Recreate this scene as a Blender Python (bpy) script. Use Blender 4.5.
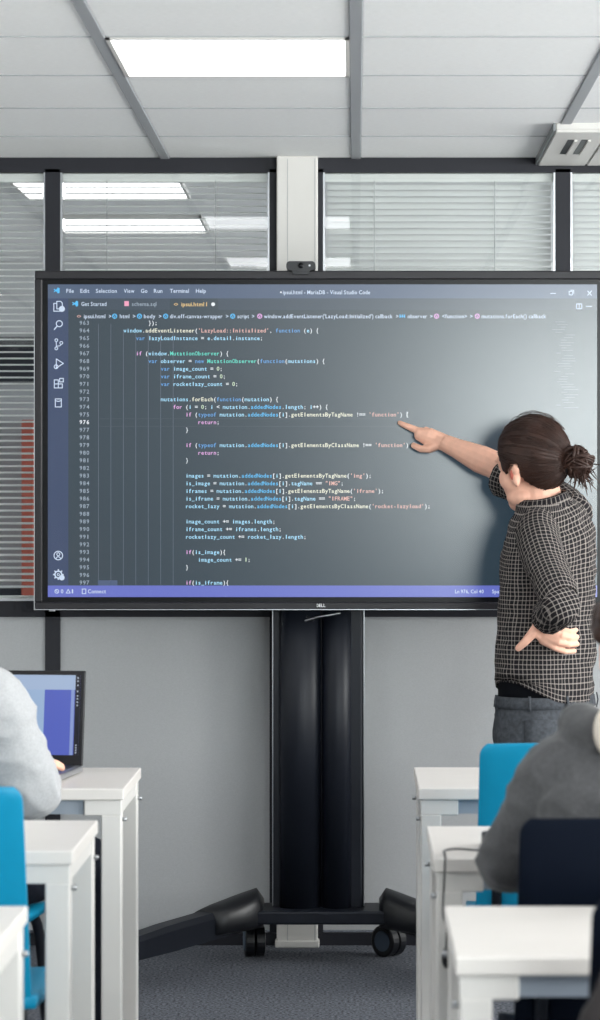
import bpy, bmesh, math, random, re
from mathutils import Vector, Matrix, noise
random.seed(7)
for o in list(bpy.data.objects): bpy.data.objects.remove(o)
scene = bpy.context.scene
C = scene.collection

# ------------------------------------------------------------------ camera
FPX, CAMZ, VPX, VPY = 2880.0, 1.375, 356.0, 505.0
cd = bpy.data.cameras.new('camera'); cam = bpy.data.objects.new('camera', cd); C.objects.link(cam)
cam.location = (0, 0, CAMZ); cam.rotation_euler = (math.pi/2, 0, 0)
cd.sensor_fit = 'HORIZONTAL'; cd.sensor_width = 36.0; cd.lens = 36.0*FPX/600.0
cd.shift_x = (300-VPX)/600.0; cd.shift_y = (VPY-510)/600.0
cd.clip_start = 0.05; cd.clip_end = 100
cd.dof.use_dof = True; cd.dof.focus_distance = 8.35; cd.dof.aperture_fstop = 10.0
scene.camera = cam

# ------------------------------------------------------------------ world, light, exposure
w = bpy.data.worlds.new('world'); scene.world = w; w.use_nodes = True
bg = w.node_tree.nodes['Background']; bg.inputs[0].default_value = (0.90, 0.95, 1.0, 1); bg.inputs[1].default_value = 3.0
def area(name, loc, rot, sx, sy, power, col=(1, 1, 1)):
    l = bpy.data.lights.new(name, 'AREA'); l.shape = 'RECTANGLE'; l.size = sx; l.size_y = sy; l.energy = power; l.color = col
    o = bpy.data.objects.new(name, l); o.location = loc; o.rotation_euler = rot; C.objects.link(o); return o
WIN_R = [(-0.9, 1.5), (2.2, 4.6), (5.9, 8.3)]        # daylight windows of the right-hand wall (Y ranges)
for y0, y1 in WIN_R:
    area('daylight', (3.75, (y0+y1)/2, 1.6), (0, math.pi/2+.2, 0), 1.4, y1-y0-.1, 185, (1.0, 0.985, 0.96))
for x0, x1 in [(.8, 3.2)]:                          # daylight window of the rear wall
    area('daylight_rear', ((x0+x1)/2, -2.35, 1.885), (math.pi/2, 0, 0), x1-x0-.1, 1.02, 310, (0.95, 1.0, 0.99))
area('corridor_fill', (4.4, 11.0, 1.5), (0, math.pi/2, 0), 1.8, 2.4, 130, (0.95, 0.98, 1.0))  # added fill lamp brightening the space behind the blinds; no window stands there
vs = scene.view_settings
scene.display_settings.display_device = 'sRGB'
vs.view_transform = 'Standard'; vs.look = 'None'; vs.gamma = 1.0; vs.use_curve_mapping = False; vs.exposure = -0.03
LAMP = 3.6

# ------------------------------------------------------------------ helpers
def lin(c):
    f = lambda v: v/12.92 if v <= .04045 else ((v+.055)/1.055)**2.4
    return tuple(f(v/255.0) for v in c) + (1.0,)
MATS = {}
def mat(name, rgb, rough=.5, metal=0, spec=.5, emit=None, estr=0, nscale=0, namt=.1, bump=0, bscale=None, sheen=0, coat=0, stretch=None):
    if name in MATS: return MATS[name]
    m = bpy.data.materials.new(name); m.use_nodes = True; nt = m.node_tree; b = nt.nodes['Principled BSDF']
    b.inputs['Base Color'].default_value = lin(rgb); b.inputs['Roughness'].default_value = rough
    b.inputs['Metallic'].default_value = metal; b.inputs['Specular IOR Level'].default_value = spec
    b.inputs['Sheen Weight'].default_value = sheen; b.inputs['Coat Weight'].default_value = coat
    if emit: b.inputs['Emission Color'].default_value = lin(emit); b.inputs['Emission Strength'].default_value = estr
    if nscale or bump:
        tc = nt.nodes.new('ShaderNodeTexCoord'); src = tc.outputs['Object']
        if stretch:
            mp = nt.nodes.new('ShaderNodeMapping'); mp.inputs['Scale'].default_value = stretch
            nt.links.new(src, mp.inputs['Vector']); src = mp.outputs[0]
    if nscale:
        n = nt.nodes.new('ShaderNodeTexNoise'); n.inputs['Scale'].default_value = nscale; n.inputs['Detail'].default_value = 5
        nt.links.new(src, n.inputs['Vector'])
        r = nt.nodes.new('ShaderNodeValToRGB'); base = lin(rgb)
        r.color_ramp.elements[0].position = .3; r.color_ramp.elements[1].position = .7
        r.color_ramp.elements[0].color = tuple(v*(1-namt) for v in base[:3])+(1,)
        r.color_ramp.elements[1].color = tuple(min(1, v*(1+namt)) for v in base[:3])+(1,)
        nt.links.new(n.outputs['Fac'], r.inputs[0]); nt.links.new(r.outputs[0], b.inputs['Base Color'])
    if bump:
        n2 = nt.nodes.new('ShaderNodeTexNoise'); n2.inputs['Scale'].default_value = bscale or nscale; n2.inputs['Detail'].default_value = 6
        nt.links.new(src, n2.inputs['Vector'])
        bp = nt.nodes.new('ShaderNodeBump'); bp.inputs['Strength'].default_value = bump; bp.inputs['Distance'].default_value = .004
        nt.links.new(n2.outputs['Fac'], bp.inputs['Height']); nt.links.new(bp.outputs[0], b.inputs['Normal'])
    MATS[name] = m; return m

def mat_plaid(name, dark, light, pitch, wline):
    m = bpy.data.materials.new(name); m.use_nodes = True; nt = m.node_tree; b = nt.nodes['Principled BSDF']; N = nt.nodes.new
    uv = N('ShaderNodeUVMap'); sep = N('ShaderNodeSeparateXYZ'); nt.links.new(uv.outputs[0], sep.inputs[0])
    outs = []
    for i in range(2):
        d = N('ShaderNodeMath'); d.operation = 'DIVIDE'; d.inputs[1].default_value = pitch; nt.links.new(sep.outputs[i], d.inputs[0])
        fr = N('ShaderNodeMath'); fr.operation = 'FRACT'; nt.links.new(d.outputs[0], fr.inputs[0])
        s = N('ShaderNodeMath'); s.operation = 'SUBTRACT'; s.inputs[1].default_value = .5; nt.links.new(fr.outputs[0], s.inputs[0])
        a = N('ShaderNodeMath'); a.operation = 'ABSOLUTE'; nt.links.new(s.outputs[0], a.inputs[0])
        mr = N('ShaderNodeMapRange'); mr.interpolation_type = 'SMOOTHSTEP'
        mr.inputs['From Min'].default_value = wline*.35; mr.inputs['From Max'].default_value = wline*.75
        mr.inputs['To Min'].default_value = 1; mr.inputs['To Max'].default_value = 0
        nt.links.new(a.outputs[0], mr.inputs['Value']); outs.append(mr.outputs[0])
    ad = N('ShaderNodeMath'); ad.operation = 'ADD'; nt.links.new(outs[0], ad.inputs[0]); nt.links.new(outs[1], ad.inputs[1])
    ml = N('ShaderNodeMath'); ml.operation = 'MULTIPLY'; ml.inputs[1].default_value = .62; ml.use_clamp = True; nt.links.new(ad.outputs[0], ml.inputs[0])
    mx = N('ShaderNodeMix'); mx.data_type = 'RGBA'; mx.inputs['A'].default_value = lin(dark); mx.inputs['B'].default_value = lin(light)
    nt.links.new(ml.outputs[0], mx.inputs['Factor']); nt.links.new(mx.outputs['Result'], b.inputs['Base Color'])
    b.inputs['Roughness'].default_value = .9; b.inputs['Specular IOR Level'].default_value = .15
    return m

def mat_glass(name, tint=(1, 1, 1), boost=.06):
    m = bpy.data.materials.new(name); m.use_nodes = True; nt = m.node_tree; nt.nodes.clear(); N = nt.nodes.new
    out = N('ShaderNodeOutputMaterial'); mix = N('ShaderNodeMixShader'); t = N('ShaderNodeBsdfTransparent'); g = N('ShaderNodeBsdfGlossy')
    g.inputs['Roughness'].default_value = .01; t.inputs[0].default_value = tint+(1,)
    fr = N('ShaderNodeFresnel'); geo = N('ShaderNodeNewGeometry'); ior = N('ShaderNodeMapRange')
    ior.inputs['To Min'].default_value = 1.5; ior.inputs['To Max'].default_value = 1/1.5      # same pane reflectance from both faces
    nt.links.new(geo.outputs['Backfacing'], ior.inputs['Value']); nt.links.new(ior.outputs[0], fr.inputs[0])
    ad = N('ShaderNodeMath'); ad.operation = 'ADD'; ad.inputs[1].default_value = boost
    nt.links.new(fr.outputs[0], ad.inputs[0]); nt.links.new(ad.outputs[0], mix.inputs[0])
    nt.links.new(t.outputs[0], mix.inputs[1]); nt.links.new(g.outputs[0], mix.inputs[2]); nt.links.new(mix.outputs[0], out.inputs[0])
    return m

def P(px, py, d):
    return Vector(((px-VPX)*d/FPX, d, CAMZ-(py-VPY)*d/FPX))

def setup(o, m, parent, smooth):
    if m is not None:
        for mm in (m if isinstance(m, (list, tuple)) else [m]): o.data.materials.append(mm)
    C.objects.link(o)
    if parent is not None: o.parent = parent
    if smooth:
        for p in o.data.polygons: p.use_smooth = True
    return o
def obj(name, bm, m, parent=None, smooth=False, loc=None):
    me = bpy.data.meshes.new(name); bmesh.ops.recalc_face_normals(bm, faces=bm.faces); bm.to_mesh(me); bm.free()
    o = bpy.data.objects.new(name, me); setup(o, m, parent, smooth)
    if loc is not None: o.location = loc
    return o
def tag(o, label=None, cat=None, group=None, kind=None):
    if label: o['label'] = label
    if cat: o['category'] = cat
    if group: o['group'] = group
    if kind: o['kind'] = kind
    return o
def empty(name, loc=(0, 0, 0), rz=0):
    o = bpy.data.objects.new(name, None); o.location = loc; o.rotation_euler = (0, 0, rz); o.empty_display_size = .1; C.objects.link(o); return o
def copy_tree(o, parent=None):
    c = o.copy(); C.objects.link(c); c.parent = parent
    for ch in list(o.children): copy_tree(ch, c)
    return c

def box(bm, lo, hi, bevel=0, seg=2, M=None):
    lo = Vector(lo); hi = Vector(hi)
    r = bmesh.ops.create_cube(bm, size=1); vs_ = r['verts']
    for v in vs_: v.co = Vector(((lo[i]+hi[i])/2 + v.co[i]*(hi[i]-lo[i]) for i in range(3)))
    if bevel:
        es = list({e for v in vs_ for e in v.link_edges})
        rr = bmesh.ops.bevel(bm, geom=es, offset=bevel, segments=seg, affect='EDGES', profile=.5)
        vs_ = list({v for f in rr['faces'] for v in f.verts} | {v for v in vs_ if v.is_valid})
    if M is not None:
        for v in vs_: v.co = M @ v.co
    return bm
def bx(lo, hi, bevel=0, seg=2, M=None): return box(bmesh.new(), lo, hi, bevel, seg, M)

def frames(pts, up=None):
    pts = [Vector(p) for p in pts]; T = []
    for i in range(len(pts)):
        a = pts[max(0, i-1)]; b = pts[min(len(pts)-1, i+1)]; t = (b-a)
        T.append(t.normalized() if t.length > 1e-9 else Vector((0, 0, 1)))
    u = Vector(up) if up is not None else (Vector((0, 0, 1)) if abs(T[0].z) < .9 else Vector((0, 1, 0)))
    out = []
    for t in T:
        u = (u - t*u.dot(t))
        u = u.normalized() if u.length > 1e-6 else t.orthogonal().normalized()
        out.append((t, u, t.cross(u).normalized()))
    return out
def smooth_path(pts, radii, sub=4):
    pts = [Vector(p) for p in pts]; n = len(pts); P2, R2 = [], []
    for i in range(n-1):
        p0 = pts[max(0, i-1)]; p1 = pts[i]; p2 = pts[i+1]; p3 = pts[min(n-1, i+2)]
        for k in range(sub):
            t = k/sub
            P2.append(.5*((2*p1)+(p2-p0)*t+(2*p0-5*p1+4*p2-p3)*t*t+(3*p1-p0-3*p2+p3)*t*t*t))
            R2.append(radii[i]*(1-t)+radii[i+1]*t)
    P2.append(pts[-1]); R2.append(radii[-1]); return P2, R2
def tube(bm, pts, radii, n=10, asp=1.0, up=None, caps=True, sub=0, uv=None, roundcap=False):
    """tube along pts; asp scales the radius along `up`."""
    if not isinstance(radii, (list, tuple)): radii = [radii]*len(pts)
    if sub: pts, radii = smooth_path(pts, list(radii), sub)
    pts = [Vector(p) for p in pts]; radii = list(radii)
    if roundcap:
        t0 = (pts[1]-pts[0]).normalized(); t1 = (pts[-1]-pts[-2]).normalized(); r0, r1 = radii[0], radii[-1]
        pre = [(pts[0]-t0*r0*math.sin(a), r0*math.cos(a)) for a in (1.35, 1.0, .55)]
        post = [(pts[-1]+t1*r1*math.sin(a), r1*math.cos(a)) for a in (.55, 1.0, 1.35)]
        pts = [p for p, _ in pre]+pts+[p for p, _ in post]; radii = [r for _, r in pre]+radii+[r for _, r in post]
    fr = frames(pts, up); rings = []
    for p, r, (t, u, v) in zip(pts, radii, fr):
        rings.append([bm.verts.new(p + u*(math.cos(2*math.pi*k/n)*r*asp) + v*(math.sin(2*math.pi*k/n)*r)) for k in range(n)])
    uvl = bm.loops.layers.uv.verify() if uv else None
    L = [0]
    for i in range(1, len(pts)): L.append(L[-1]+(pts[i]-pts[i-1]).length)
    rm = sum(radii)/len(radii)
    for i in range(len(rings)-1):
        for k in range(n):
            f = bm.faces.new((rings[i][k], rings[i][(k+1) % n], rings[i+1][(k+1) % n], rings[i+1][k]))
            if uv:
                cs = [(k, i), (k+1, i), (k+1, i+1), (k, i+1)]
                for lp, (kk, ii) in zip(f.loops, cs): lp[uvl].uv = (kk/n*2*math.pi*rm, L[ii])
    if caps:
        bm.faces.new(rings[0][::-1]); bm.faces.new(rings[-1])
    return bm
def ell(bm, c, r, M=None, u=16, v=12):
    res = bmesh.ops.create_uvsphere(bm, u_segments=u, v_segments=v, radius=1)
    c = Vector(c)
    for x in res['verts']:
        p = Vector((x.co.x*r[0], x.co.y*r[1], x.co.z*r[2]))
        x.co = (M @ (c+p)) if M is not None else c+p
    return bm
def loft(bm, rings, caps=True, closed=True, uvs=None):
    vr = [[bm.verts.new(p) for p in r] for r in rings]; n = len(vr[0])
    uvl = bm.loops.layers.uv.verify() if uvs else None
    for i in range(len(vr)-1):
        for k in range(n if closed else n-1):
            k2 = (k+1) % n
            f = bm.faces.new((vr[i][k], vr[i][k2], vr[i+1][k2], vr[i+1][k]))
            if uvs:
                for lp, (ii, kk) in zip(f.loops, ((i, k), (i, k+1), (i+1, k+1), (i+1, k))): lp[uvl].uv = uvs(ii, kk)
    if caps and closed:
        bm.faces.new(vr[0][::-1]); bm.faces.new(vr[-1])
    return bm
def prism(bm, poly, axis, lo, hi):
    """extrude a 2-D outline (list of pairs) along axis 0/1/2."""
    def mk(p, h):
        c = list(p); c.insert(axis, h); return bm.verts.new(c)
    a = [mk(p, lo) for p in poly]; b = [mk(p, hi) for p in poly]; n = len(poly)
    bm.faces.new(a[::-1]); bm.faces.new(b)
    for i in range(n): bm.faces.new((a[i], a[(i+1) % n], b[(i+1) % n], b[i]))
    return bm
def rrect(w_, h, r, n=5):
    pts = []
    for cx, cy, a0 in ((w_/2-r, h/2-r, 0), (-w_/2+r, h/2-r, 90), (-w_/2+r, -h/2+r, 180), (w_/2-r, -h/2+r, 270)):
        for k in range(n+1):
            a = math.radians(a0+90*k/n); pts.append((cx+r*math.cos(a), cy+r*math.sin(a)))
    return pts
def remesh(name, bm, voxel, m, parent=None, smooth_it=4, wr=None):
    """join overlapping closed shapes into one continuous surface."""
    bmesh.ops.recalc_face_normals(bm, faces=bm.faces)
    me = bpy.data.meshes.new('tmp'); bm.to_mesh(me); bm.free()
    t = bpy.data.objects.new('tmp', me); C.objects.link(t)
    md = t.modifiers.new('r', 'REMESH'); md.mode = 'VOXEL'; md.voxel_size = voxel
    s = t.modifiers.new('s', 'SMOOTH'); s.factor = .5; s.iterations = smooth_it
    dg = bpy.context.evaluated_depsgraph_get(); dg.update()
    me2 = bpy.data.meshes.new_from_object(t.evaluated_get(dg)); me2.name = name
    bpy.data.objects.remove(t); bpy.data.meshes.remove(me)
    if wr: wrinkle(me2, *wr)
    o = bpy.data.objects.new(name, me2); return setup(o, m, parent, True)
def wrinkle(me, amp, sc, stretch=(1, 1, 1), off=0):
    me.update(); nrm = [v.normal.copy() for v in me.vertices]
    for v, n in zip(me.vertices, nrm):
        p = Vector((v.co.x*sc*stretch[0]+off, v.co.y*sc*stretch[1], v.co.z*sc*stretch[2]))
        k = noise.noise(p)+.5*noise.noise(p*2.1)
        ridge = (1-abs(noise.noise(p*1.3+Vector((7, 3, 1)))))**3-.5
        v.co += n*(amp*(.6*k+.8*ridge))
    me.update()

# ------------------------------------------------------------------ materials
M_TILE = mat('ceiling tile', (241, 242, 242), .95, spec=.1, nscale=60, namt=.05, bump=.5, bscale=140, stretch=(1, 4, 1))
M_RAIL = mat('grey ceiling rail', (158, 161, 165), .5)
M_JOINT = mat('grey joint bar', (168, 171, 174), .6)
M_PLENUM = mat('ceiling void', (120, 122, 125), .9)
M_FRAME = mat('charcoal frame', (33, 34, 41), .5, spec=.3)
M_PANEL = mat('grey wall panel', (178, 180, 182), .85, spec=.2, nscale=220, namt=.05, bump=.25, bscale=260, stretch=(1, 1, 2.2))
M_WALLP = mat('white painted wall', (222, 222, 220), .9, spec=.2)
M_CARPET = mat('carpet', (100, 103, 110), 1.0, spec=.05, nscale=120, namt=.8, bump=1, bscale=260)
M_WHITE = mat('white trunking', (212, 210, 206), .5)
M_SLAT = mat('blind slat', (236, 238, 237), .5)
M_GLASS = mat_glass('partition glass', (.99, 1.0, .995), .05)
M_CLEAR = mat_glass('window glass', (.99, 1, 1), .0)
M_DESK = mat('white desk laminate', (224, 219, 214), .4, nscale=9, namt=.02)
M_DESKLEG = mat('white desk metal', (218, 215, 211), .45)
M_DESKBAR = mat('grey desk rail', (150, 160, 172), .45)
M_STEEL = mat('steel', (170, 172, 175), .3, 1)
M_BLUE = mat('turquoise shell', (0, 138, 178), .45, spec=.35)
M_NAVY = mat('navy shell', (2, 10, 25), .65, spec=.12)
M_BLACK = mat('black plastic', (17, 19, 24), .4)
M_BLACKM = mat('black satin metal', (20, 24, 33), .45, 0, .3)
M_BEZEL = mat('display bezel', (34, 33, 37), .4, spec=.35)
M_GLOSS = mat('black display border', (8, 10, 14), .3, spec=.25)
M_SILVER = mat('silver trim', (190, 192, 196), .3, .9)
M_SKIN = mat('skin', (240, 186, 162), .5, spec=.35, nscale=40, namt=.06)
M_HAIR = mat('dark brown hair', (52, 34, 28), .5, spec=.3, nscale=30, namt=.35)
M_JEAN = mat('dark grey denim', (72, 75, 80), .9, spec=.1, nscale=90, namt=.25, bump=.2, bscale=300)
M_DARKT = mat('dark trousers', (28, 31, 40), .9, spec=.1, nscale=60, namt=.2)
M_TEE = mat('black undershirt', (12, 13, 18), .9, spec=.1)
M_SHOE = mat('dark shoe', (30, 30, 34), .6)
M_HOODL = mat('light grey fleece', (172, 173, 175), .95, spec=.1, nscale=200, namt=.08, sheen=.2)
M_HOODD = mat('charcoal fleece', (78, 78, 80), .95, spec=.1, nscale=150, namt=.16, sheen=.2)
M_CREAM = mat('cream lining', (214, 204, 192), .9)
M_COAT = mat('dark brown coat', (36, 31, 32), .85, nscale=40, namt=.2)
M_LAMP = mat('lamp diffuser', (255, 255, 255), .6, emit=(250, 252, 255), estr=LAMP)
M_PLAID = mat_plaid('plaid cotton', (31, 29, 32), (150, 142, 137), .0132, .185)
M_TERRA = mat('terracotta', (176, 84, 62), .8)
M_EYE = mat('eye', (235, 232, 228), .2)

# ------------------------------------------------------------------ room shell
XL, XR, YB, YF, ZC = -2.6, 3.4, -2.2, 9.0, 2.46
YF2 = 13.0                       # far wall of the space behind the glazed partition
tag(obj('floor', bx((XL, YB, -.06), (XR+1.4, YF2, 0)), M_CARPET), kind='structure')
ceil = tag(obj('ceiling', bx((XL, YB, ZC+.05), (XR+1.4, YF2, ZC+.1)), M_PLENUM), kind='structure')
PX, PY0 = .597, 8.47             # tile pitch, first transverse joint in front of the partition
LIGHT_CELLS = {(-1, 3), (-1, 6), (-1, 9), (2, 3), (2, 6), (2, 9), (2, 12), (-4, 3), (-4, 6), (-4, 9), (-1, 12), (-1, 15), (2, 15)}
tm = bpy.data.meshes.new('ceiling_tile'); b_ = bx((.004+.012, .004, 0), (PX-.016, .596, .04), .0012, 1); b_.to_mesh(tm); b_.free(); tm.materials.append(M_TILE)
tile_cells = []
for i in range(-5, 6):
    for j in range(0, 19):
        y = PY0+.0-.6*j                              # tile spans y .. y+.6
        if (i, j) in LIGHT_CELLS: continue
        x = i*PX
        if x < XL or x+PX > XR+.05 or y < YB: continue
        if j == 0 and i >= 1: continue               # air outlet sits here
        tile_cells.append((x, y, j))
tm0 = bpy.data.meshes.new('ceiling_tile'); b_ = bx((.016, .004, 0), (PX-.016, .525, .04), .0012, 1); b_.to_mesh(tm0); b_.free(); tm0.materials.append(M_TILE)
for x, y, j in tile_cells:
    o = bpy.data.objects.new('ceiling_tile', tm0 if j == 0 else tm); o.location = (x, y, ZC); C.objects.link(o); o.parent = ceil
for i in range(-4, 6):
    obj('ceiling_rail', bx((i*PX-.0155, YB, ZC-.004), (i*PX+.0155, YF-.001, ZC+.02), .002, 1), M_RAIL, ceil)
obj('ceiling_cross_bar', bx((XL, PY0-.0042, ZC-.0015), (XR, PY0+.0042, ZC+.02)), M_JOINT, ceil)
for j in range(1, 19):
    if PY0-.6*j > YB: obj('ceiling_cross_bar', bx((XL, PY0-.6*j-.0042, ZC-.0015), (XR, PY0-.6*j+.0042, ZC+.02)), M_JOINT, ceil)
obj('ceiling_board', bx((XL, YF+.1, ZC+.012), (XR+1.4, YF2, ZC+.045)), M_TILE, ceil)

lamp_n = 0
def ceiling_light(x0, y0, sx, sy, label, group, zo=0.0):
    r = empty('ceiling_light', (x0+sx/2, y0+sy/2, ZC+zo)); tag(r, label, 'ceiling light', group)
    f = bmesh.new()
    for lo, hi in (((-sx/2, -sy/2), (sx/2, -sy/2+.014)), ((-sx/2, sy/2-.014), (sx/2, sy/2)), ((-sx/2, -sy/2), (-sx/2+.01, sy/2)), ((sx/2-.01, -sy/2), (sx/2, sy/2))):
        box(f, (lo[0], lo[1], -.006), (hi[0], hi[1], .03))
    obj('lamp_frame', f, M_WHITE, r)
    obj('diffuser', bx((-sx/2+.008, -sy/2+.01, .004), (sx/2-.008, sy/2-.01, .02)), M_LAMP, r)
for i, j in sorted(LIGHT_CELLS):
    lab = 'square ceiling light panel above the wall display' if (i, j) == (-1, 3) else 'square ceiling light panel in the ceiling above the desk rows'
    ceiling_light(i*PX+.016, PY0-.6*j+.004, PX-.032, .592, lab, 'ceiling light panels of the classroom')
ceiling_light(-1.165, 9.62, .58, .6, 'ceiling light panel behind the left blinds, nearer the partition', 'light panels behind the partition', .003)
ceiling_light(-1.165, 10.88, .58, .6, 'ceiling light panel behind the left blinds, further from the partition', 'light panels behind the partition', .003)

tag(obj('wall_left', bx((XL-.1, YB, 0), (XL, YF2, ZC+.05)), M_WALLP), kind='structure')
def wall_holes(bm, a0, a1, holes, z0, z1, mk):
    cur = a0
    for h0, h1 in holes:
        mk(bm, cur, h0, 0, ZC+.05); mk(bm, h0, h1, 0, z0); mk(bm, h0, h1, z1, ZC+.05); cur = h1
    mk(bm, cur, a1, 0, ZC+.05)
bm = bmesh.new(); wall_holes(bm, YB, YF+.05, WIN_R, .9, 2.35, lambda b, a, c, z0, z1: box(b, (XR, a, z0), (XR+.15, c, z1)))
tag(obj('wall_right', bm, M_WALLP), kind='structure')
bm = bmesh.new(); wall_holes(bm, XL, XR, [(.8, 3.2)], 1.35, 2.42, lambda b, a, c, z0, z1: box(b, (a, YB-.12, z0), (c, YB, z1)))
tag(obj('wall_back', bm, mat('slate blue painted wall', (84, 92, 102), .9, spec=.2)), kind='structure')
def day_window(name, lo, hi, ax):
    r = obj(name, bx(lo, hi), M_CLEAR); tag(r, kind='structure')
    f = bmesh.new(); t = .05
    a0, a1 = lo[ax], hi[ax]
    def bar(u0, u1, z0, z1):
        l, h = list(lo), list(hi); l[ax], h[ax] = u0, u1; l[2], h[2] = z0, z1
        o = 1-ax; l[o] -= .02; h[o] += .02; box(f, l, h)
    bar(a0, a1, lo[2], lo[2]+t); bar(a0, a1, hi[2]-t, hi[2]); bar(a0, a0+t, lo[2], hi[2]); bar(a1-t, a1, lo[2], hi[2]); bar((a0+a1)/2-t/2, (a0+a1)/2+t/2, lo[2], hi[2])
    obj('window_frame', f, M_FRAME, r)
for k, (y0, y1) in enumerate(WIN_R): day_window('window_%d' % (5+k), (XR+.07, y0, .9), (XR+.08, y1, 2.35), 1)
day_window('window_8', (.8, YB-.07, 1.35), (3.2, YB-.06, 2.42), 0)

# front partition: charcoal frame, grey panels below, glazed bays with blinds above
ZS0, ZS1, ZT0 = 1.025, 1.075, 2.415          # sill rail, top rail
MULL = [-1.715, -.948, -.2585, -.1145, .647, 1.41]
wf = bmesh.new()
box(wf, (XL, YF, ZT0), (XR, YF+.08, ZC+.05)); box(wf, (XL, YF, ZS0), (XR, YF+.08, ZS1))
for i, x in enumerate(MULL):
    hw = .0235 if i not in (2, 3) else .0115
    box(wf, (x-hw, YF, 0), (x+hw, YF+.08, ZT0+.01))
box(wf, (-.25, YF+.03, 0), (-.12, YF+.08, ZT0+.01))
wfo = tag(obj('wall_front', wf, M_FRAME), kind='structure')
edges = [XL]+MULL+[XR]
for i in range(len(edges)-1):
    x0, x1 = edges[i]+.012, edges[i+1]-.012
    if x1-x0 < .2: continue
    obj('wall_panel', bx((x0, YF+.012, .045), (x1, YF+.07, ZS0+.005)), M_PANEL, wfo)
    if i in (0, len(edges)-2): obj('wall_panel', bx((x0, YF+.012, ZS1-.005), (x1, YF+.07, ZT0+.005)), M_PANEL, wfo)
tag(obj('baseboard_front', bx((XL, YF-.008, 0), (XR, YF+.02, .038)), M_FRAME), kind='structure')
PITCH = .0199
BAYS = [('window_1', -1.6915, -.9715, 14), ('window_2', -.9245, -.270, 14), ('window_3', -.103, .6235, -30), ('window_4', .6705, 1.3865, -30)]
for name, x0, x1, tilt in BAYS:
    wobj = obj(name, bx((x0, YF+.014, ZS1), (x1, YF+.018, ZT0)), M_GLASS); tag(wobj, kind='structure')
    fr = bmesh.new()
    for a, b in (((x0, ZS1), (x0+.006, ZT0)), ((x1-.006, ZS1), (x1, ZT0)), ((x0, ZS1), (x1, ZS1+.008))):
        box(fr, (a[0], YF+.006, a[1]), (b[0], YF+.013, b[1]))
    obj('glazing_bead', fr, M_SILVER, wobj)
    obj('blind_headrail', bx((x0+.004, YF+.024, ZT0-.028), (x1-.004, YF+.056, ZT0-.001), .002, 1), M_SLAT, wobj)
    sm = bpy.data.meshes.new('blind_slat'); sb = bmesh.new(); th = math.radians(tilt); hw = .0125
    prof = []
    for s in (-1, -.5, 0, .5, 1):
        yy, zz = s*hw, .0016*(1-s*s)
        prof.append((yy*math.cos(th)-zz*math.sin(th), yy*math.sin(th)+zz*math.cos(th)))
    prof = prof + [(a, c+.0006) for a, c in prof[::-1]]
    prism(sb, prof, 0, x0+.012, x1-.012); bmesh.ops.recalc_face_normals(sb, faces=sb.faces); sb.to_mesh(sm); sb.free(); sm.materials.append(M_SLAT)
    n = int((ZT0-.04-ZS1-.02)/PITCH)
    for k in range(n):
        o = bpy.data.objects.new('blind_slat', sm); o.location = (0, YF+.040, ZT0-.043-k*PITCH); C.objects.link(o); o.parent = wobj
    obj('blind_bottom_rail', bx((x0+.012, YF+.028, ZS1+.002), (x1-.012, YF+.052, ZS1+.016), .003, 1), M_SLAT, wobj)
    for t in (.22, .74):
        xx = x0+(x1-x0)*t
        obj('blind_cord', bx((xx-.0012, YF+.024, ZS1+.01), (xx+.0012, YF+.026, ZT0-.02)), M_PANEL, wobj)

tr = tag(obj('trim_1', bx((-.2465, YF-.055, .012), (-.119, YF+.03, ZC+.0), .004, 2), M_WHITE), kind='structure')
for gx in (-.2125, -.128): obj('groove_lip', bx((gx-.0008, YF-.0555, .02), (gx+.0008, YF-.0545, ZC-.01)), M_RAIL, tr)
obj('trunking_foot', bx((-.2515, YF-.062, 0), (-.114, YF-.0, .022), .003, 1), M_WHITE, tr)

# space behind the partition
tag(obj('wall_far', bx((XL, YF2, 0), (XR+1.4, YF2+.1, ZC+.05)), M_WALLP), kind='structure')
tm_ = tag(obj('trim_2', bx((XL, YF2-.06, 1.93), (-.55, YF2-.001, 2.13)), M_FRAME), kind='structure')
tag(obj('trim_3', bx((XL, YF2-.06, .95), (-.3, YF2-.001, 1.0)), M_FRAME), kind='structure')
tag(obj('trim_4', bx((-1.475, YF2-.3, 0), (-1.425, YF2-.06, 1.75)), M_TERRA), kind='structure')
tag(obj('wall_far_left', bx((XL, YF2-.03, 0), (-.45, YF2-.002, ZC)), M_PANEL), kind='structure')

# ceiling air outlet
AX0 = .567
r = empty('ceiling_air_vent', (AX0+.3, 8.45, ZC-.022)); tag(r, 'white slotted ceiling air vent above the right blinds', 'air vent')
obj('vent_body', bx((-.3, -.27, .002), (.31, .548, .065), .004, 1), M_WHITE, r)
obj('vent_side', bx((-.306, -.27, .0), (-.2995, .548, .03)), mat('grey vent side', (128, 132, 134), .5), r)
for k in range(4):
    xm = -.3+.152*k
    obj('vent_panel', bx((xm+.002, -.265, -.004), (xm+.148, .54, .004), .002, 1), M_WHITE, r)
    for s in (.058, .098):
        f = bmesh.new()
        box(f, (xm+s-.011, -.10, -.0046), (xm+s+.011, .24, -.003)); obj('vent_slot', f, M_BLACK, r)
        obj('vent_blade', bx((xm+s+.008, -.10, -.010), (xm+s+.016, .24, -.004)), M_WHITE, r)

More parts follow.
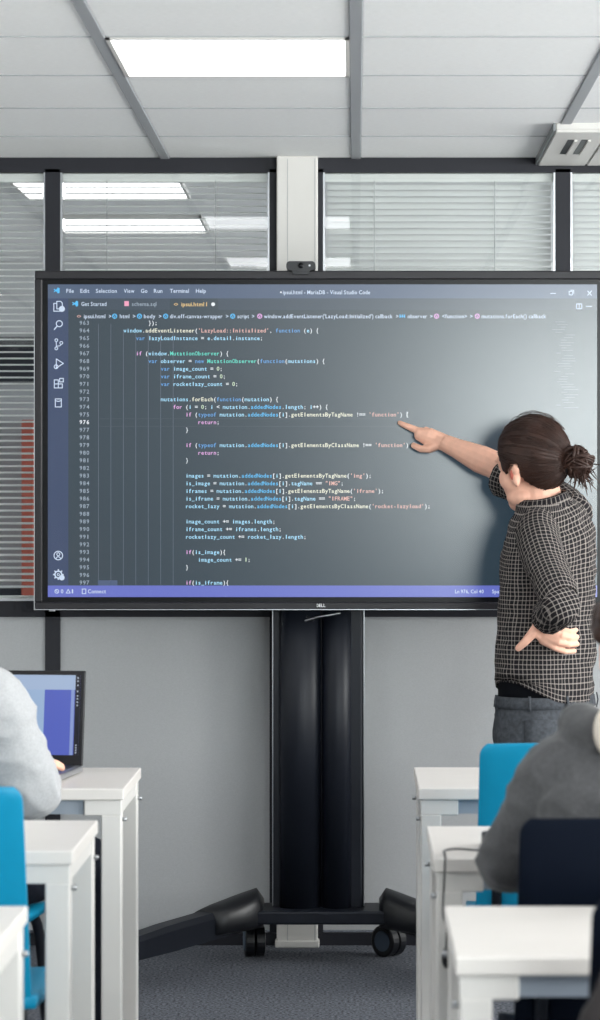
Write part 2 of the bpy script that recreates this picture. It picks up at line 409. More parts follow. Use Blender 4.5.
# ------------------------------------------------------------------ wall display on its stand
DS = 8.60
def S(px, py, off=0.0): return P(px, py, DS)+Vector((0, -off, 0))
def s_rect(x0, y0, x1, y1, d0, d1, bevel=0):
    a, b = P(x0, y1, DS), P(x1, y0, DS); return bx((a.x, DS+d0, a.z), (b.x, DS+d1, b.z), bevel)
disp = empty('interactive_display', P(322, 609, DS)+Vector((0, .035, 0)))
tag(disp, 'large dark-framed interactive display showing source code in the middle of the wall', 'display')
bpy.context.view_layer.update()
def dpart(name, bm, m, parent=None, smooth=False):
    o = obj(name, bm, m, None, smooth)
    o.data.transform(Matrix.Translation(-disp.location)); o.parent = parent or disp
    return o
dpart('display_back', s_rect(37, 273, 608, 608, .015, .075, .006), M_BLACK)
fr = bmesh.new()
for x0, y0, x1, y1 in ((35, 271, 610, 279.5), (35, 602, 610, 609), (35, 279.3, 42.5, 602.2), (602.5, 279.3, 610, 602.2)):
    a, b = P(x0, y1, DS), P(x1, y0, DS); box(fr, (a.x, DS-.012, a.z), (b.x, DS+.03, b.z), .003, 1)
dpart('bezel_frame', fr, M_BEZEL)
dpart('glass_border', s_rect(42, 279, 603, 603, -.002, .02), M_GLOSS)
dpart('edge_trim', s_rect(34.4, 609.0, 610.6, 609.8, -.0135, .02), M_SILVER)
dpart('edge_trim', s_rect(34.4, 272, 35.2, 609.4, -.0135, .02), M_SILVER)
for px in (52, 598): dpart('bumper', bx(P(px-3, 611.5, DS)-Vector((0, .002, 0)), P(px+3, 609, DS)+Vector((0, .01, 0)), .002), M_SILVER)
SCR_R, SCR_SPEC = .25, .85
def mat_screen(name, rgb, estr):
    return mat(name, (10, 13, 18), SCR_R, 0, SCR_SPEC, emit=rgb, estr=estr)
M_SCR = mat_screen('screen editor', (46, 64, 76), .8)
screen = dpart('screen', s_rect(48, 284.5, 597, 597, -.0035, .0), M_SCR)
def spart(name, bm, m): return dpart(name, bm, m, screen)
def band(name, x0, y0, x1, y1, rgb, e, off=.0042):
    a, b = P(x0, y1, DS), P(x1, y0, DS)
    return spart(name, bx((a.x, DS-off, a.z), (b.x, DS-.003, b.z)), mat_screen('screen '+name+str(rgb), rgb, e))
band('title_bar', 48, 284.5, 597, 298.5, (84, 104, 136), .7)
band('activity_bar', 48, 298.5, 68.5, 585.5, (58, 76, 114), .72)
band('tab_strip', 68.5, 298.5, 597, 310, (56, 72, 88), .8)
band('active_tab', 170, 298.5, 218, 310, (46, 64, 76), .8, .0046)
band('status_bar', 48, 585.5, 597, 597, (116, 128, 226), .72)
band('scroll_mark', 98, 580.3, 117.5, 585.5, (90, 110, 150), .6)
for k in range(7): band('indent_guide', 98.3+12.45*k, 324 if k < 2 else 330, 98.8+12.45*k, 585, (120, 132, 150), .55)
band('current_line', 98, 418.6, 405, 419.0, (110, 125, 140), .35); band('current_line', 98, 426.2, 405, 426.6, (110, 125, 140), .35)

# glyphs: outlines of the built-in font, set on a fixed grid like a code editor
CH = sorted(set("abcdefghijklmnopqrstuvwxyzABCDEFGHIJKLMNOPQRSTUVWXYZ0123456789.,:;()[]{}<>='\"!_+-*/#&%|"))
gl = {}
tmp = []
for ch in CH:
    cu = bpy.data.curves.new('g', 'FONT'); cu.body = ch; cu.size = 1; cu.offset = .014; cu.resolution_u = 2
    o = bpy.data.objects.new('g', cu); C.objects.link(o); tmp.append((ch, o))
dg = bpy.context.evaluated_depsgraph_get(); dg.update()
for ch, o in tmp:
    me = bpy.data.meshes.new_from_object(o.evaluated_get(dg))
    vv = [(v.co.x, v.co.y) for v in me.vertices]; gl[ch] = (vv, [tuple(p.vertices) for p in me.polygons], min(v[0] for v in vv), max(v[0] for v in vv))
    bpy.data.meshes.remove(me)
for ch, o in tmp:
    cu = o.data; bpy.data.objects.remove(o); bpy.data.curves.remove(cu)
def text_mesh(name, runs, x0, ybase, em, adv, m_list, off=.0052, mono=True, width=None, parent_fn=None, scale_at=DS):
    """runs: list of (string, material index). pixels in the photo frame at the display plane."""
    verts, faces, mi = [], [], []; s = em*DS/FPX; x = x0*1.0; pen = []
    if not mono:
        tot = 0
        for st, k in runs:
            for ch in st:
                tot += (.28 if ch == ' ' else gl[ch][3]-gl[ch][2]+.09)
        f = (width/(tot*em)) if width else 1.0
    for st, k in runs:
        for ch in st:
            if mono:
                if ch != ' ':
                    vv, ff, a, b = gl[ch]; gw = (b-a)*em; kx = min(1.0, adv*.94/gw)
                    if ch in 'il1jtrfI': kx = min(1.35, adv*.7/gw)
                    gx = x+(adv-gw*kx)/2; base = len(verts)
                    for q in vv:
                        p = P(gx+(q[0]-a)*em*kx, ybase-q[1]*em, DS); verts.append((p.x, DS-off, p.z))
                    for q in ff: faces.append(tuple(base+i for i in q)); mi.append(k)
                x += adv
            else:
                if ch == ' ': x += .28*em*f; continue
                vv, ff, a, b = gl[ch]; base = len(verts)
                for q in vv:
                    p = P(x+(q[0]-a)*em*f, ybase-q[1]*em, DS); verts.append((p.x, DS-off, p.z))
                for q in ff: faces.append(tuple(base+i for i in q)); mi.append(k)
                x += (b-a+.09)*em*f
    me = bpy.data.meshes.new(name); me.from_pydata(verts, [], faces)
    for mm in m_list: me.materials.append(mm)
    for p, k in zip(me.polygons, mi): p.material_index = k
    me.transform(Matrix.Translation(-disp.location))
    o = bpy.data.objects.new(name, me); C.objects.link(o); o.parent = parent_fn or screen
    return o
TC = {'w': (235, 240, 245), 'v': (170, 226, 255), 'k': (96, 160, 222), 'p': (226, 170, 226), 's': (226, 178, 168), 'f': (234, 234, 214), 't': (98, 220, 200), 'n': (206, 226, 196), 'd': (150, 164, 178), 'y': (236, 200, 130), 'u': (205, 220, 240), 'pk': (240, 160, 190), 'b': (90, 190, 245)}
TKEY = list(TC); TM = [mat_screen('glyph '+k, TC[k], 1.0) for k in TKEY]; TI = {k: i for i, k in enumerate(TKEY)}
KW = {'var': 'k', 'function': 'k', 'new': 'k', 'typeof': 'k', 'if': 'p', 'for': 'p', 'return': 'p', 'MutationObserver': 't', 'addEventListener': 'f', 'forEach': 'f',
      'getElementsByTagName': 'f', 'getElementsByClassName': 'f', 'addedNodes': 'b', 'length': 'v'}
def tokens(st):
    out = []
    for mt in re.finditer(r"'[^']*'|\"[^\"]*\"|[A-Za-z_]\w*|\d+|\s+|.", st):
        t = mt.group(0)
        if t[0] in '\'"': k = 's'
        elif t in KW: k = KW[t]
        elif t[0].isalpha(): k = 'v'
        elif t[0].isdigit(): k = 'n'
        else: k = 'w'
        out.append((t, TI[k]))
    return out
CODE = {963: (4, "});"), 964: (2, "window.addEventListener('LazyLoad::Initialized', function (e) {"), 965: (3, "var lazyLoadInstance = e.detail.instance;"),
        967: (3, "if (window.MutationObserver) {"), 968: (4, "var observer = new MutationObserver(function(mutations) {"), 969: (5, "var image_count = 0;"),
        970: (5, "var iframe_count = 0;"), 971: (5, "var rocketlazy_count = 0;"), 973: (5, "mutations.forEach(function(mutation) {"),
        974: (6, "for (i = 0; i < mutation.addedNodes.length; i++) {"), 975: (7, "if (typeof mutation.addedNodes[i].getElementsByTagName !== 'function') {"),
        976: (8, "return;"), 977: (7, "}"), 979: (7, "if (typeof mutation.addedNodes[i].getElementsByClassName !== 'function') {"), 980: (8, "return;"), 981: (7, "}"),
        983: (7, "images = mutation.addedNodes[i].getElementsByTagName('img');"), 984: (7, 'is_image = mutation.addedNodes[i].tagName == "IMG";'),
        985: (7, "iframes = mutation.addedNodes[i].getElementsByTagName('iframe');"), 986: (7, 'is_iframe = mutation.addedNodes[i].tagName == "IFRAME";'),
        987: (7, "rocket_lazy = mutation.addedNodes[i].getElementsByClassName('rocket-lazyload');"), 989: (7, "image_count += images.length;"),
        990: (7, "iframe_count += iframes.length;"), 991: (7, "rocketlazy_count += rocket_lazy.length;"), 993: (7, "if(is_image){"), 994: (8, "image_count += 1;"), 995: (7, "}"), 997: (7, "if(is_iframe){")}
LP, EM = 7.635, 5.7
for n in range(963, 998):
    yb = 324.9+LP*(n-963)
    text_mesh('line_number', [(str(n), TI['w' if n == 976 else 'd'])], 79.3, yb, EM, 3.5, TM)
    if n in CODE:
        ind, st = CODE[n]; text_mesh('code_line', tokens(st), 98.8+12.4*ind, yb, EM, 3.1, TM)
def ui(st, x, y, wid, k='u', em=5.6): text_mesh('interface_text', [(st, TI[k])], x, y+2.0, em, 0, TM, mono=False, width=wid)
for st, x, wid in (('File', 66.5, 8), ('Edit', 80.5, 9.5), ('Selection', 96, 21.5), ('View', 124, 11), ('Go', 141, 7), ('Run', 154, 9), ('Terminal', 170, 19.5), ('Help', 196, 10.5)): ui(st, x, 290.9, wid)
ui('ipsui.html - MariaDB - Visual Studio Code', 283, 292.3, 87.5)
ui('Get Started', 81.5, 304, 25.5); ui('schema.sql', 132, 304, 25, 'd'); ui('ipsui.html 1', 181.5, 304.3, 26, 'y')
for st, x, wid in (('ipsui.html', 84, 22), ('html', 120, 10), ('body', 144, 12), ('div.off-canvas-wrapper', 170, 53), ('script', 237.5, 12), ("window.addEventListener('LazyLoad::Initialized') callback", 264, 129), ('observer', 407.5, 20), ('<function>', 442, 25.5), ('mutations.forEach() callback', 481.5, 65)):
    ui(st, x, 316.3, wid)
for x in (110, 134, 160, 227, 253, 397, 431, 471): ui('>', x-1, 316.3, 3)
ui('<>', 77, 316.2, 4.5, 's', 5); ui('<>', 174, 304.2, 4.5, 'y', 5)
ui('0', 61, 591.2, 3, 'u'); ui('1', 72, 591.2, 2.2, 'u'); ui('Connect', 88, 591.2, 18.5, 'u')
ui('Ln 976, Col 40', 455, 591.2, 29, 'u', 5.2); ui('Spaces: 4', 492, 591.2, 20, 'u', 5.2)
def ring2d(cx, cy, r, w_, n=20):
    vs_, fs = [], []
    for k in range(n):
        a = 2*math.pi*k/n
        for rr in (r-w_/2, r+w_/2):
            p = P(cx+rr*math.cos(a), cy+rr*math.sin(a), DS); vs_.append((p.x, DS-.0054, p.z))
    for k in range(n):
        a, b = 2*k, 2*((k+1) % n); fs.append((a, a+1, b+1, b))
    return vs_, fs
def poly2d(pts): return [(P(x, y, DS).x, DS-.0054, P(x, y, DS).z) for x, y in pts], [tuple(range(len(pts)))]
def stroke2d(pts, w_=.9, closed=False):
    vs_, fs = [], []; q = list(pts)+([pts[0]] if closed else [])
    for (x0, y0), (x1, y1) in zip(q, q[1:]):
        L = math.hypot(x1-x0, y1-y0) or 1; nx, ny = -(y1-y0)/L*w_/2, (x1-x0)/L*w_/2; tx, ty = (x1-x0)/L*w_/3, (y1-y0)/L*w_/3; b = len(vs_)
        for x, y in ((x0+nx-tx, y0+ny-ty), (x1+nx+tx, y1+ny+ty), (x1-nx+tx, y1-ny+ty), (x0-nx-tx, y0-ny-ty)):
            p = P(x, y, DS); vs_.append((p.x, DS-.0054, p.z))
        fs.append((b, b+1, b+2, b+3))
    return vs_, fs
def icon(pieces, k='u', name='interface_icon'):
    V_, F_ = [], []
    for vs_, fs in pieces:
        b = len(V_); V_ += vs_; F_ += [tuple(b+i for i in f) for f in fs]
    me = bpy.data.meshes.new(name); me.from_pydata(V_, [], F_); me.materials.append(TM[TI[k]]); me.transform(Matrix.Translation(-disp.location))
    o = bpy.data.objects.new(name, me); C.objects.link(o); o.parent = screen; return o
def disc(cx, cy, r, n=16): return poly2d([(cx+r*math.cos(2*math.pi*k/n), cy+r*math.sin(2*math.pi*k/n)) for k in range(n)])
ax = 58.5
icon([stroke2d([(ax-1.5, 301.5), (ax+2.5, 301.5), (ax+4, 303.2), (ax+4, 309), (ax-1.5, 309)], .9, True), stroke2d([(ax-1.5, 303.5), (ax-4.5, 303.5), (ax-4.5, 311.3), (ax+1.5, 311.3), (ax+1.5, 309)], .9)])
icon([disc(ax+3.6, 309, 3)], 'u')
icon([ring2d(ax+1, 323.8, 3, .95), stroke2d([(ax-1, 326), (ax-4, 329.5)], 1.1)])
icon([ring2d(ax-2, 340.3, 1.4, .8), ring2d(ax-2, 348.5, 1.4, .8), ring2d(ax+3, 343, 1.4, .8), stroke2d([(ax-2, 341.7), (ax-2, 347.1)], .8), stroke2d([(ax+3, 344.4), (ax+1.5, 346), (ax-2, 346.2)], .8)])
icon([stroke2d([(ax-2, 359), (ax+5, 363.5), (ax-2, 368)], .9, True), ring2d(ax-2.2, 366.8, 1.9, .9)])
icon([stroke2d([(ax-4, 380), (ax, 380), (ax, 388), (ax-4, 388)], .9, True), stroke2d([(ax, 384), (ax+4, 384), (ax+4, 388), (ax, 388)], .9, True), stroke2d([(ax-4, 384), (ax, 384)], .9), stroke2d([(ax+1.3, 378.5), (ax+5, 378.5), (ax+5, 382), (ax+1.3, 382)], .9, True)])
icon([stroke2d([(ax-3, 399), (ax+3, 399)], .9), stroke2d([(ax-3, 399), (ax-3, 407), (ax+3, 407), (ax+3, 399)], .9), stroke2d([(ax-2.5, 400.8), (ax, 401.5), (ax+2.5, 400.8)], .8)])
icon([ring2d(ax, 555.5, 4.3, .9), ring2d(ax, 554.2, 1.5, .8), stroke2d([(ax-2.4, 558.6), (ax-1, 556.8), (ax+1, 556.8), (ax+2.4, 558.6)], .8)])
icon([ring2d(ax, 574.5, 3.4, 1.3), ring2d(ax, 574.5, 1.1, .7)]+[stroke2d([(ax+3.8*math.cos(a), 574.5+3.8*math.sin(a)), (ax+5*math.cos(a), 574.5+5*math.sin(a))], 1.2) for a in [k*math.pi/4 for k in range(8)]])
icon([disc(ax+3.5, 577.6, 2.8)], 'u')
for cx, cy in ((57, 290.6), (75.5, 303.8)):
    icon([poly2d([(cx+1, cy-3), (cx+2.8, cy-2.2), (cx+2.8, cy+2.2), (cx+1, cy+3), (cx-1.2, cy)]), stroke2d([(cx-2.6, cy-1.2), (cx+1, cy+1.6)], 1), stroke2d([(cx-2.6, cy+1.2), (cx+1, cy-1.6)], 1)], 'b')
icon([poly2d([(124.5, 301.2), (129, 301.2), (129, 306.2), (124.5, 306.2)])], 'pk')
icon([disc(213.2, 304.4, 1.9)], 'w'); icon([disc(281, 292.4, .9)], 'w')
for x in (114.8, 139.6, 165.8, 232.8): icon([ring2d(x, 316.3, 2.1, .9), stroke2d([(x-1.6, 315.3), (x, 316.6), (x+1.6, 315.3)], .6), stroke2d([(x, 316.6), (x, 318)], .6)], 'b')
for x in (259.8, 436.5, 477.2): icon([ring2d(x, 316.3, 2.1, .9), stroke2d([(x-1.6, 315.3), (x, 316.6), (x+1.6, 315.3)], .6), stroke2d([(x, 316.6), (x, 318)], .6)], 'p')
icon([stroke2d([(400, 314.8), (400, 317.8)], .9), stroke2d([(402.3, 314.8), (402.3, 317.8)], .9), stroke2d([(404.5, 314.8), (404.5, 317.8)], .9), stroke2d([(400, 316.3), (404.5, 316.3)], .7)], 'b')
icon([ring2d(57, 591.3, 1.9, .7), stroke2d([(56, 590.3), (58, 592.3)], .6)], 'u'); icon([stroke2d([(66.4, 593), (68.4, 589.3), (70.4, 593)], .7, True)], 'u'); icon([stroke2d([(82.4, 589), (86, 589), (86, 593.6), (82.4, 593.6)], .7, True)], 'u')
icon([stroke2d([(550.5, 293.5), (555.5, 293.5)], .8)], 'u'); icon([stroke2d([(569, 291.5), (572.4, 291.5), (572.4, 295), (569, 295)], .8, True), stroke2d([(570.4, 290.3), (573.6, 290.3), (573.6, 293.6)], .7)], 'u'); icon([stroke2d([(587.5, 291.2), (591.3, 295.4)], .9), stroke2d([(591.3, 291.2), (587.5, 295.4)], .9)], 'u')
icon([stroke2d([(576.4, 304), (581.6, 304), (581.6, 308.8), (576.4, 308.8)], .9, True), stroke2d([(579, 304), (579, 308.8)], .7)], 'u'); icon([stroke2d([(586, 306.5), (591.5, 306.5)], .8)], 'u')
icon([stroke2d([(407, 412), (407, 417)], .7)], 'w')
rnd = random.Random(3)
mini = [stroke2d([(x, y), (x+rnd.uniform(4, 14), y)], .8) for y in [322+2.6*k for k in range(34)] for x in [rnd.uniform(552, 566)]]
mm_ = icon(mini, 'd', 'minimap'); mm_.data.materials[0] = mat_screen('minimap ink', (120, 132, 146), .6)
text_mesh('logo_lettering', [('DELL', TI['w'])], 316.8, 606.8, 4.6, 2.2, [mat('white print', (235, 236, 238), .5)]*len(TM), off=.0126, parent_fn=disp)

# webcam on the top edge
wc = empty('webcam', P(301, 271, DS)); tag(wc, 'small black webcam clipped on the top edge of the display', 'webcam')
def rel(o, root): o.data.transform(Matrix.Translation(-root.location)); o.parent = root; return o
bm = bmesh.new(); prism(bm, [(x*DS/FPX, z*DS/FPX) for x, z in rrect(29, 9, 3.5)], 1, -.03, .03)
o = obj('camera_body', bm, M_BLACK, wc); o.location = (0, .0, .0135); 
bm = bmesh.new(); tube(bm, [(0, -.031, .014), (0, -.036, .014)], [.0085, .0075], 20); obj('lens', bm, M_GLOSS, wc, True)
bm = bmesh.new(); prism(bm, [(-.03, .004), (.03, .004), (.022, -.012), (-.022, -.012)], 1, -.028, -.016); obj('clip', bm, M_BLACK, wc)
bm = bmesh.new(); tube(bm, [(.026, -.0305, .014), (.026, -.032, .014)], [.003, .003], 10); obj('indicator', bm, M_SILVER, wc)

# stand
st = empty('display_stand', (P(318, 0, 8.72).x, 8.74, 0)); tag(st, 'black rolling display stand with twin columns and splayed feet on casters', 'display stand')
def strel(name, bm, m, smooth=False): o = obj(name, bm, m, None, smooth); return rel(o, st)
D2 = 8.70
def col(px0, px1, rr):
    a, b = P(px0, 609, D2), P(px1, 609, D2); cx, wd = (a.x+b.x)/2, b.x-a.x
    bm = bmesh.new(); out = []
    for k in range(17):
        t = math.pi*k/16; out.append((cx-wd/2*math.cos(t), D2+.02-rr*math.sin(t)))
    out += [(cx+wd/2, D2+.06), (cx-wd/2, D2+.06)]
    prism(bm, out, 2, .155, 1.30); return bm
strel('column', col(279.5, 320.8, .045), M_BLACKM, True).data
strel('column', col(322, 352, .045), M_BLACKM, True)
for o in st.children:
    for p in o.data.polygons: p.use_smooth = abs(p.normal.z) < .5 and p.normal.y < .3
a, b = P(272.5, 0, D2).x, P(364, 0, D2).x
strel('back_channel', bx((a, D2+.03, .155), (b, D2+.075, 1.3), .003, 1), M_BLACKM)
strel('edge_strip', bx((a-.0015, D2+.026, .16), (a+.0012, D2+.05, 1.3)), M_STEEL); strel('edge_strip', bx((b-.0012, D2+.026, .16), (b+.0015, D2+.05, 1.3)), M_STEEL)
strel('side_flange', bx((P(346, 0, D2).x, D2+.005, .155), (b-.006, D2+.06, 1.3), .004, 1), M_BLACKM)
strel('mount_bracket', bx((a-.25, D2-.02, 1.12), (b+.25, D2+.03, 1.3), .004, 1), M_BLACK)
strel('mount_bracket', bx((a-.25, D2-.02, 1.62), (b+.25, D2+.03, 1.72), .004, 1), M_BLACK)
bm = bmesh.new(); tube(bm, [P(305, 621, 8.63), P(318, 617, 8.62), P(330, 615, 8.62), P(340, 613, 8.63)], .0035, 8, sub=3); strel('tilt_lever', bm, M_STEEL, True)
bm = bmesh.new(); tube(bm, [P(306, 616, 8.63), P(314, 621, 8.63)], .004, 8); strel('tilt_lever', bm, M_BLACK, True)
a, b = P(247, 0, 8.7).x, P(392, 0, 8.7).x
strel('base_beam', bx((a, 8.62, .118), (b, 8.82, .158), .006, 2), M_BLACKM)
def foot(sgn):
    hub = Vector((-.365 if sgn < 0 else .155, 8.68, .135)); end = hub+Vector((.40*sgn, -.62, -.03))
    dirv = (end-hub).normalized(); side = Vector((-dirv.y, dirv.x, 0)).normalized()
    bm = bmesh.new(); rings = []
    for t, hh, z in ((.02, .042, -.004), (.5, .040, -.006), (1, .026, -.01)):
        c = hub.lerp(end, t)+Vector((0, 0, z))
        rings.append([c+side*(sx*.036)+Vector((0, 0, sz*hh)) for sx, sz in ((-1, -.9), (-1, .6), (-.7, 1), (.7, 1), (1, .6), (1, -.9))])
    loft(bm, rings); strel('foot_arm', bm, M_BLACKM)
    # moulded corner cover
    bm = bmesh.new(); rings = []
    c0 = hub+Vector((-.085*sgn, .035, 0))
    for t in (0, .05, .12, .22, .35, .55, .8, 1.0):
        c = c0.lerp(hub+dirv*.15, t)
        wv = .078-.028*t; up = (.045*(1-t)**.8+.044)*min(1, .55+t*4); lo_ = .036
        sd = Vector((0, 1, 0)).lerp(side*(1 if side.y > 0 else -1), t).normalized()
        rings.append([c+sd*(wv*math.cos(q))+Vector((0, 0, (up if math.sin(q) > 0 else lo_)*math.copysign(abs(math.sin(q))**.55, math.sin(q)))) for q in [2*math.pi*k/20 for k in range(20)]])
    loft(bm, rings); strel('corner_cover', bm, M_BLACK, True)
    for cpos in (hub+Vector((-.055*sgn, .10, 0)), end+Vector((0, 0, 0))):
        yaw = .15 if sgn < 0 else .8; av = Vector((math.cos(yaw), math.sin(yaw), 0))
        for dx in (-.016, .016):
            c = Vector((cpos.x, cpos.y, .048))+av*dx
            bm = bmesh.new(); tube(bm, [c-av*.0145, c-av*.012, c+av*.012, c+av*.0145], [.042, .048, .048, .042], 24); strel('caster_wheel', bm, M_BLACK, False)
        bm = bmesh.new(); c = Vector((cpos.x, cpos.y, .048))-av*.032; tube(bm, [c, c+av*.003], [.030, .033], 24); strel('wheel_hub', bm, mat('grey wheel hub', (70, 84, 100), .5), False)
        bm = bmesh.new(); tube(bm, [(cpos.x, cpos.y, .05), (cpos.x, cpos.y, .115)], .014, 10); strel('caster_stem', bm, M_BLACKM, True)
foot(-1); foot(1)

# ------------------------------------------------------------------ desks
DZ, DDEP, DW, SL = .725, .53, 1.30, .027
def make_desk():
    r = empty('student_desk')          # origin at the near aisle corner on the floor; extends +X and +Y
    obj('desk_top', bx((0, 0, DZ-SL), (DW, DDEP, DZ), .003, 2), M_DESK, r)
    lw = .047
    for ex in (0, 1):
        for ey in (0, 1):
            x0 = .006 if ex == 0 else DW-.006-lw; y0 = .006 if ey == 0 else DDEP-.006-lw
            lg = obj('leg', bx((x0, y0, .012), (x0+lw, y0+lw, DZ-SL-.034), .003, 1), M_DESKLEG, r)
            obj('leg_foot', bx((x0+.006, y0+.006, 0), (x0+lw-.006, y0+lw-.006, .014), .002, 1), M_BLACK, lg)
            bxx0, bxx1 = (x0, x0+.086) if ex == 0 else (x0+lw-.086, x0+lw)
            obj('corner_bracket', bx((bxx0, y0+.001, DZ-SL-.036), (bxx1, y0+lw-.001, DZ-SL), .002, 1), M_DESKLEG, r)
        sx = .006 if ex == 0 else DW-.006-lw
        obj('side_rail', bx((sx+.004, .05, DZ-SL-.036), (sx+lw-.004, DDEP-.05, DZ-SL-.001)), M_DESKLEG, r)
        xx = -.004 if ex == 0 else DW+.004
        for hy in (.03, DDEP-.03):
            bm = bmesh.new(); tube(bm, [(.0065 if ex == 0 else DW-.0065, hy, .652), (xx, hy, .652)], .005, 10); obj('bag_hook', bm, M_STEEL, r, True)
    obj('front_rail', bx((.08, .022, DZ-SL-.034), (DW-.08, .034, DZ-SL-.001)), M_DESKBAR, r)
    obj('rear_rail', bx((.08, DDEP-.034, DZ-SL-.034), (DW-.08, DDEP-.022, DZ-SL-.001)), M_DESKBAR, r)
    return r
ROWY = {'right': [6.61, 5.30, 4.14], 'left': [6.60, 5.41, 4.14]}
proto = make_desk(); first = True
for side, X in (('right', .143), ('left', -.532-DW)):
    for k, Y in enumerate(ROWY[side]):
        d = proto if first else copy_tree(proto); first = False
        d.location = (X, Y, 0)
        who = {('left', 0): 'white desk holding the open laptop, front row left of the aisle', ('left', 1): 'white desk behind the empty turquoise chair, middle row left of the aisle',
               ('left', 2): 'white desk at the lower left edge, nearest row left of the aisle', ('right', 0): 'white desk in front of the empty turquoise chair, front row right of the aisle',
               ('right', 1): 'white desk with a black cable hanging off its edge, right of the aisle', ('right', 2): 'white desk at the lower right, nearest row right of the aisle'}[(side, k)]
        tag(d, who, 'desk', 'student desks in rows')

# ------------------------------------------------------------------ chairs
def make_chair(shell, label):
    """origin on the floor under the seat centre, facing +Y."""
    r = empty('classroom_chair'); tag(r, label, 'chair', 'classroom chairs')
    bm = bmesh.new(); rings = []
    for t in (0, .1, .2, .3, .4, .5, .6, .7, .8, .87, .915, .935, .95, .965, .98, .99, 1.0):     # backrest, bottom to top
        z = .455+.41*t; y = -.195-.105*t
        hwid = .205-.006*t; dz = .032-(1-t)*.41
        if dz > 0: hwid -= .032-math.sqrt(max(0, .032**2-dz*dz))
        row = [Vector((hwid*s, y-.03*(1-s*s)*.9+.006, z+(0 if t < 1 else -.004*(s*s)))) for s in [-1+2*i/14 for i in range(15)]]
        rings.append(row+[v+Vector((0, -.012, 0)) for v in row[::-1]])
    loft(bm, rings); o = obj('backrest', bm, shell, r, True)
    bv = o.modifiers.new('b', 'BEVEL'); bv.width = .004; bv.segments = 2; bv.limit_method = 'ANGLE'
    bm = bmesh.new(); rings = []
    for k in range(11):                                    # seat, rear to front
        t = k/10; y = -.205+.46*t; z = .462-.012*math.sin(t*math.pi)-(.02*max(0, (t-.8)/.2)**2)
        hwid = .212 if t < .85 else .212-.03*((t-.85)/.15)**2
        row = [Vector((hwid*s, y, z-.006*(1-s*s))) for s in [-1+2*i/10 for i in range(11)]]
        rings.append(row+[v+Vector((0, 0, -.022)) for v in row[::-1]])
    loft(bm, rings); obj('seat', bm, shell, r, True)
    obj('seat_pan', bx((-.19, -.17, .415), (.19, .19, .437), .008, 2), M_BLACK, r)
    for sx in (-1, 1):
        bm = bmesh.new(); tube(bm, [(sx*.17, .15, .425), (sx*.185, .20, .40), (sx*.20, .225, .2), (sx*.20, .235, .012)], .0125, 10, sub=4); obj('leg', bm, M_BLACKM, r, True)
        bm = bmesh.new(); tube(bm, [(sx*.17, -.12, .425), (sx*.185, -.18, .40), (sx*.20, -.225, .2), (sx*.20, -.245, .012)], .0125, 10, sub=4); obj('leg', bm, M_BLACKM, r, True)
        bm = bmesh.new(); tube(bm, [(sx*.16, -.10, .422), (sx*.16, -.18, .44), (sx*.16, -.235, .52), (sx*.16, -.262, .62)], .011, 8, sub=4); obj('back_support', bm, M_BLACKM, r, True)
        for fy in (.235, -.245):
            bm = bmesh.new(); tube(bm, [(sx*.20, fy, 0), (sx*.20, fy, .03)], .016, 10); obj('leg_cap', bm, M_BLACK, r, True)
    return r
cb = make_chair(M_BLUE, 'empty turquoise chair at the front-row desk, right of the aisle'); cb.location = (.466, 6.50, 0)
c2 = copy_tree(cb); c2.location = (-.958, 6.53, 0); c2.rotation_euler = (0, 0, math.radians(-10)); c2['label'] = 'turquoise chair that the person in the light grey hoodie sits on'
c3 = copy_tree(cb); c3.location = (-.808, 5.55, 0); c3['label'] = 'empty turquoise chair pushed under the middle-row desk at the left edge'
cn = make_chair(M_NAVY, 'dark navy chair that the person in the charcoal hoodie sits on'); cn.location = (.468, 5.02, 0)
c5 = copy_tree(cn); c5.location = (.508, 4.06, 0); c5['label'] = 'dark navy chair cut off by the lower right corner, coat over it'

# ------------------------------------------------------------------ laptop, cable, charger
lt = empty('laptop', (-.852, 6.93, DZ), math.radians(-7)); tag(lt, 'open black laptop with a blue screen on the front-row left desk', 'laptop')
obj('laptop_base', bx((-.18, -.16, .003), (.18, .085, .018), .004, 2), M_SILVER, lt)
kb = obj('keyboard', bx((-.165, -.06, .018), (.165, .06, .0195)), M_BLACK, lt)
for rr in range(5):
    for cc in range(14): obj('key', bx((-.162+.0233*cc, -.056+.0235*rr, .019), (-.142+.0233*cc, -.036+.0235*rr, .0215)), M_BLACKM, kb)
obj('trackpad', bx((-.05, -.145, .0175), (.05, -.075, .0188)), M_STEEL, lt)
LM = Matrix.Translation((0, .085, .016)) @ Matrix.Rotation(math.radians(-9), 4, 'X')
lid = obj('lid', bx((-.18, -.004, 0), (.18, .004, .232), .003, 2, LM), M_BLACK, lt)
def lr(name, x0, z0, x1, z1, rgb, e, off=.0006): 
    return obj(name, bx((x0, -.0045-off, z0), (x1, -.004, z1), 0, 1, LM), mat('laptop '+name, (15, 16, 20), .3, emit=rgb, estr=e), lid)
lr('laptop_screen', -.168, .026, .168, .221, (92, 108, 205), .8)
lr('window_strip', -.168, .185, .156, .221, (178, 200, 232), .8, .001); lr('side_pane', -.168, .026, .08, .185, (168, 196, 232), .8, .001); lr('scroll_strip', .146, .026, .154, .185, (150, 170, 225), .8, .001)
lr('taskbar', .156, .026, .168, .221, (24, 26, 38), .6, .0012)
for z in (.214, .206, .196, .181, .17, .163, .155, .147, .05, .044, .038, .032): lr('taskbar_icon', .1602, z-.0018, .1638, z+.0018, (190, 200, 215), .8, .0016)
ck = empty('charger_cable', (.28, 5.40, DZ)); tag(ck, 'thin black cable with a plug hanging over the middle-row desk edge', 'cable')
bm = bmesh.new()
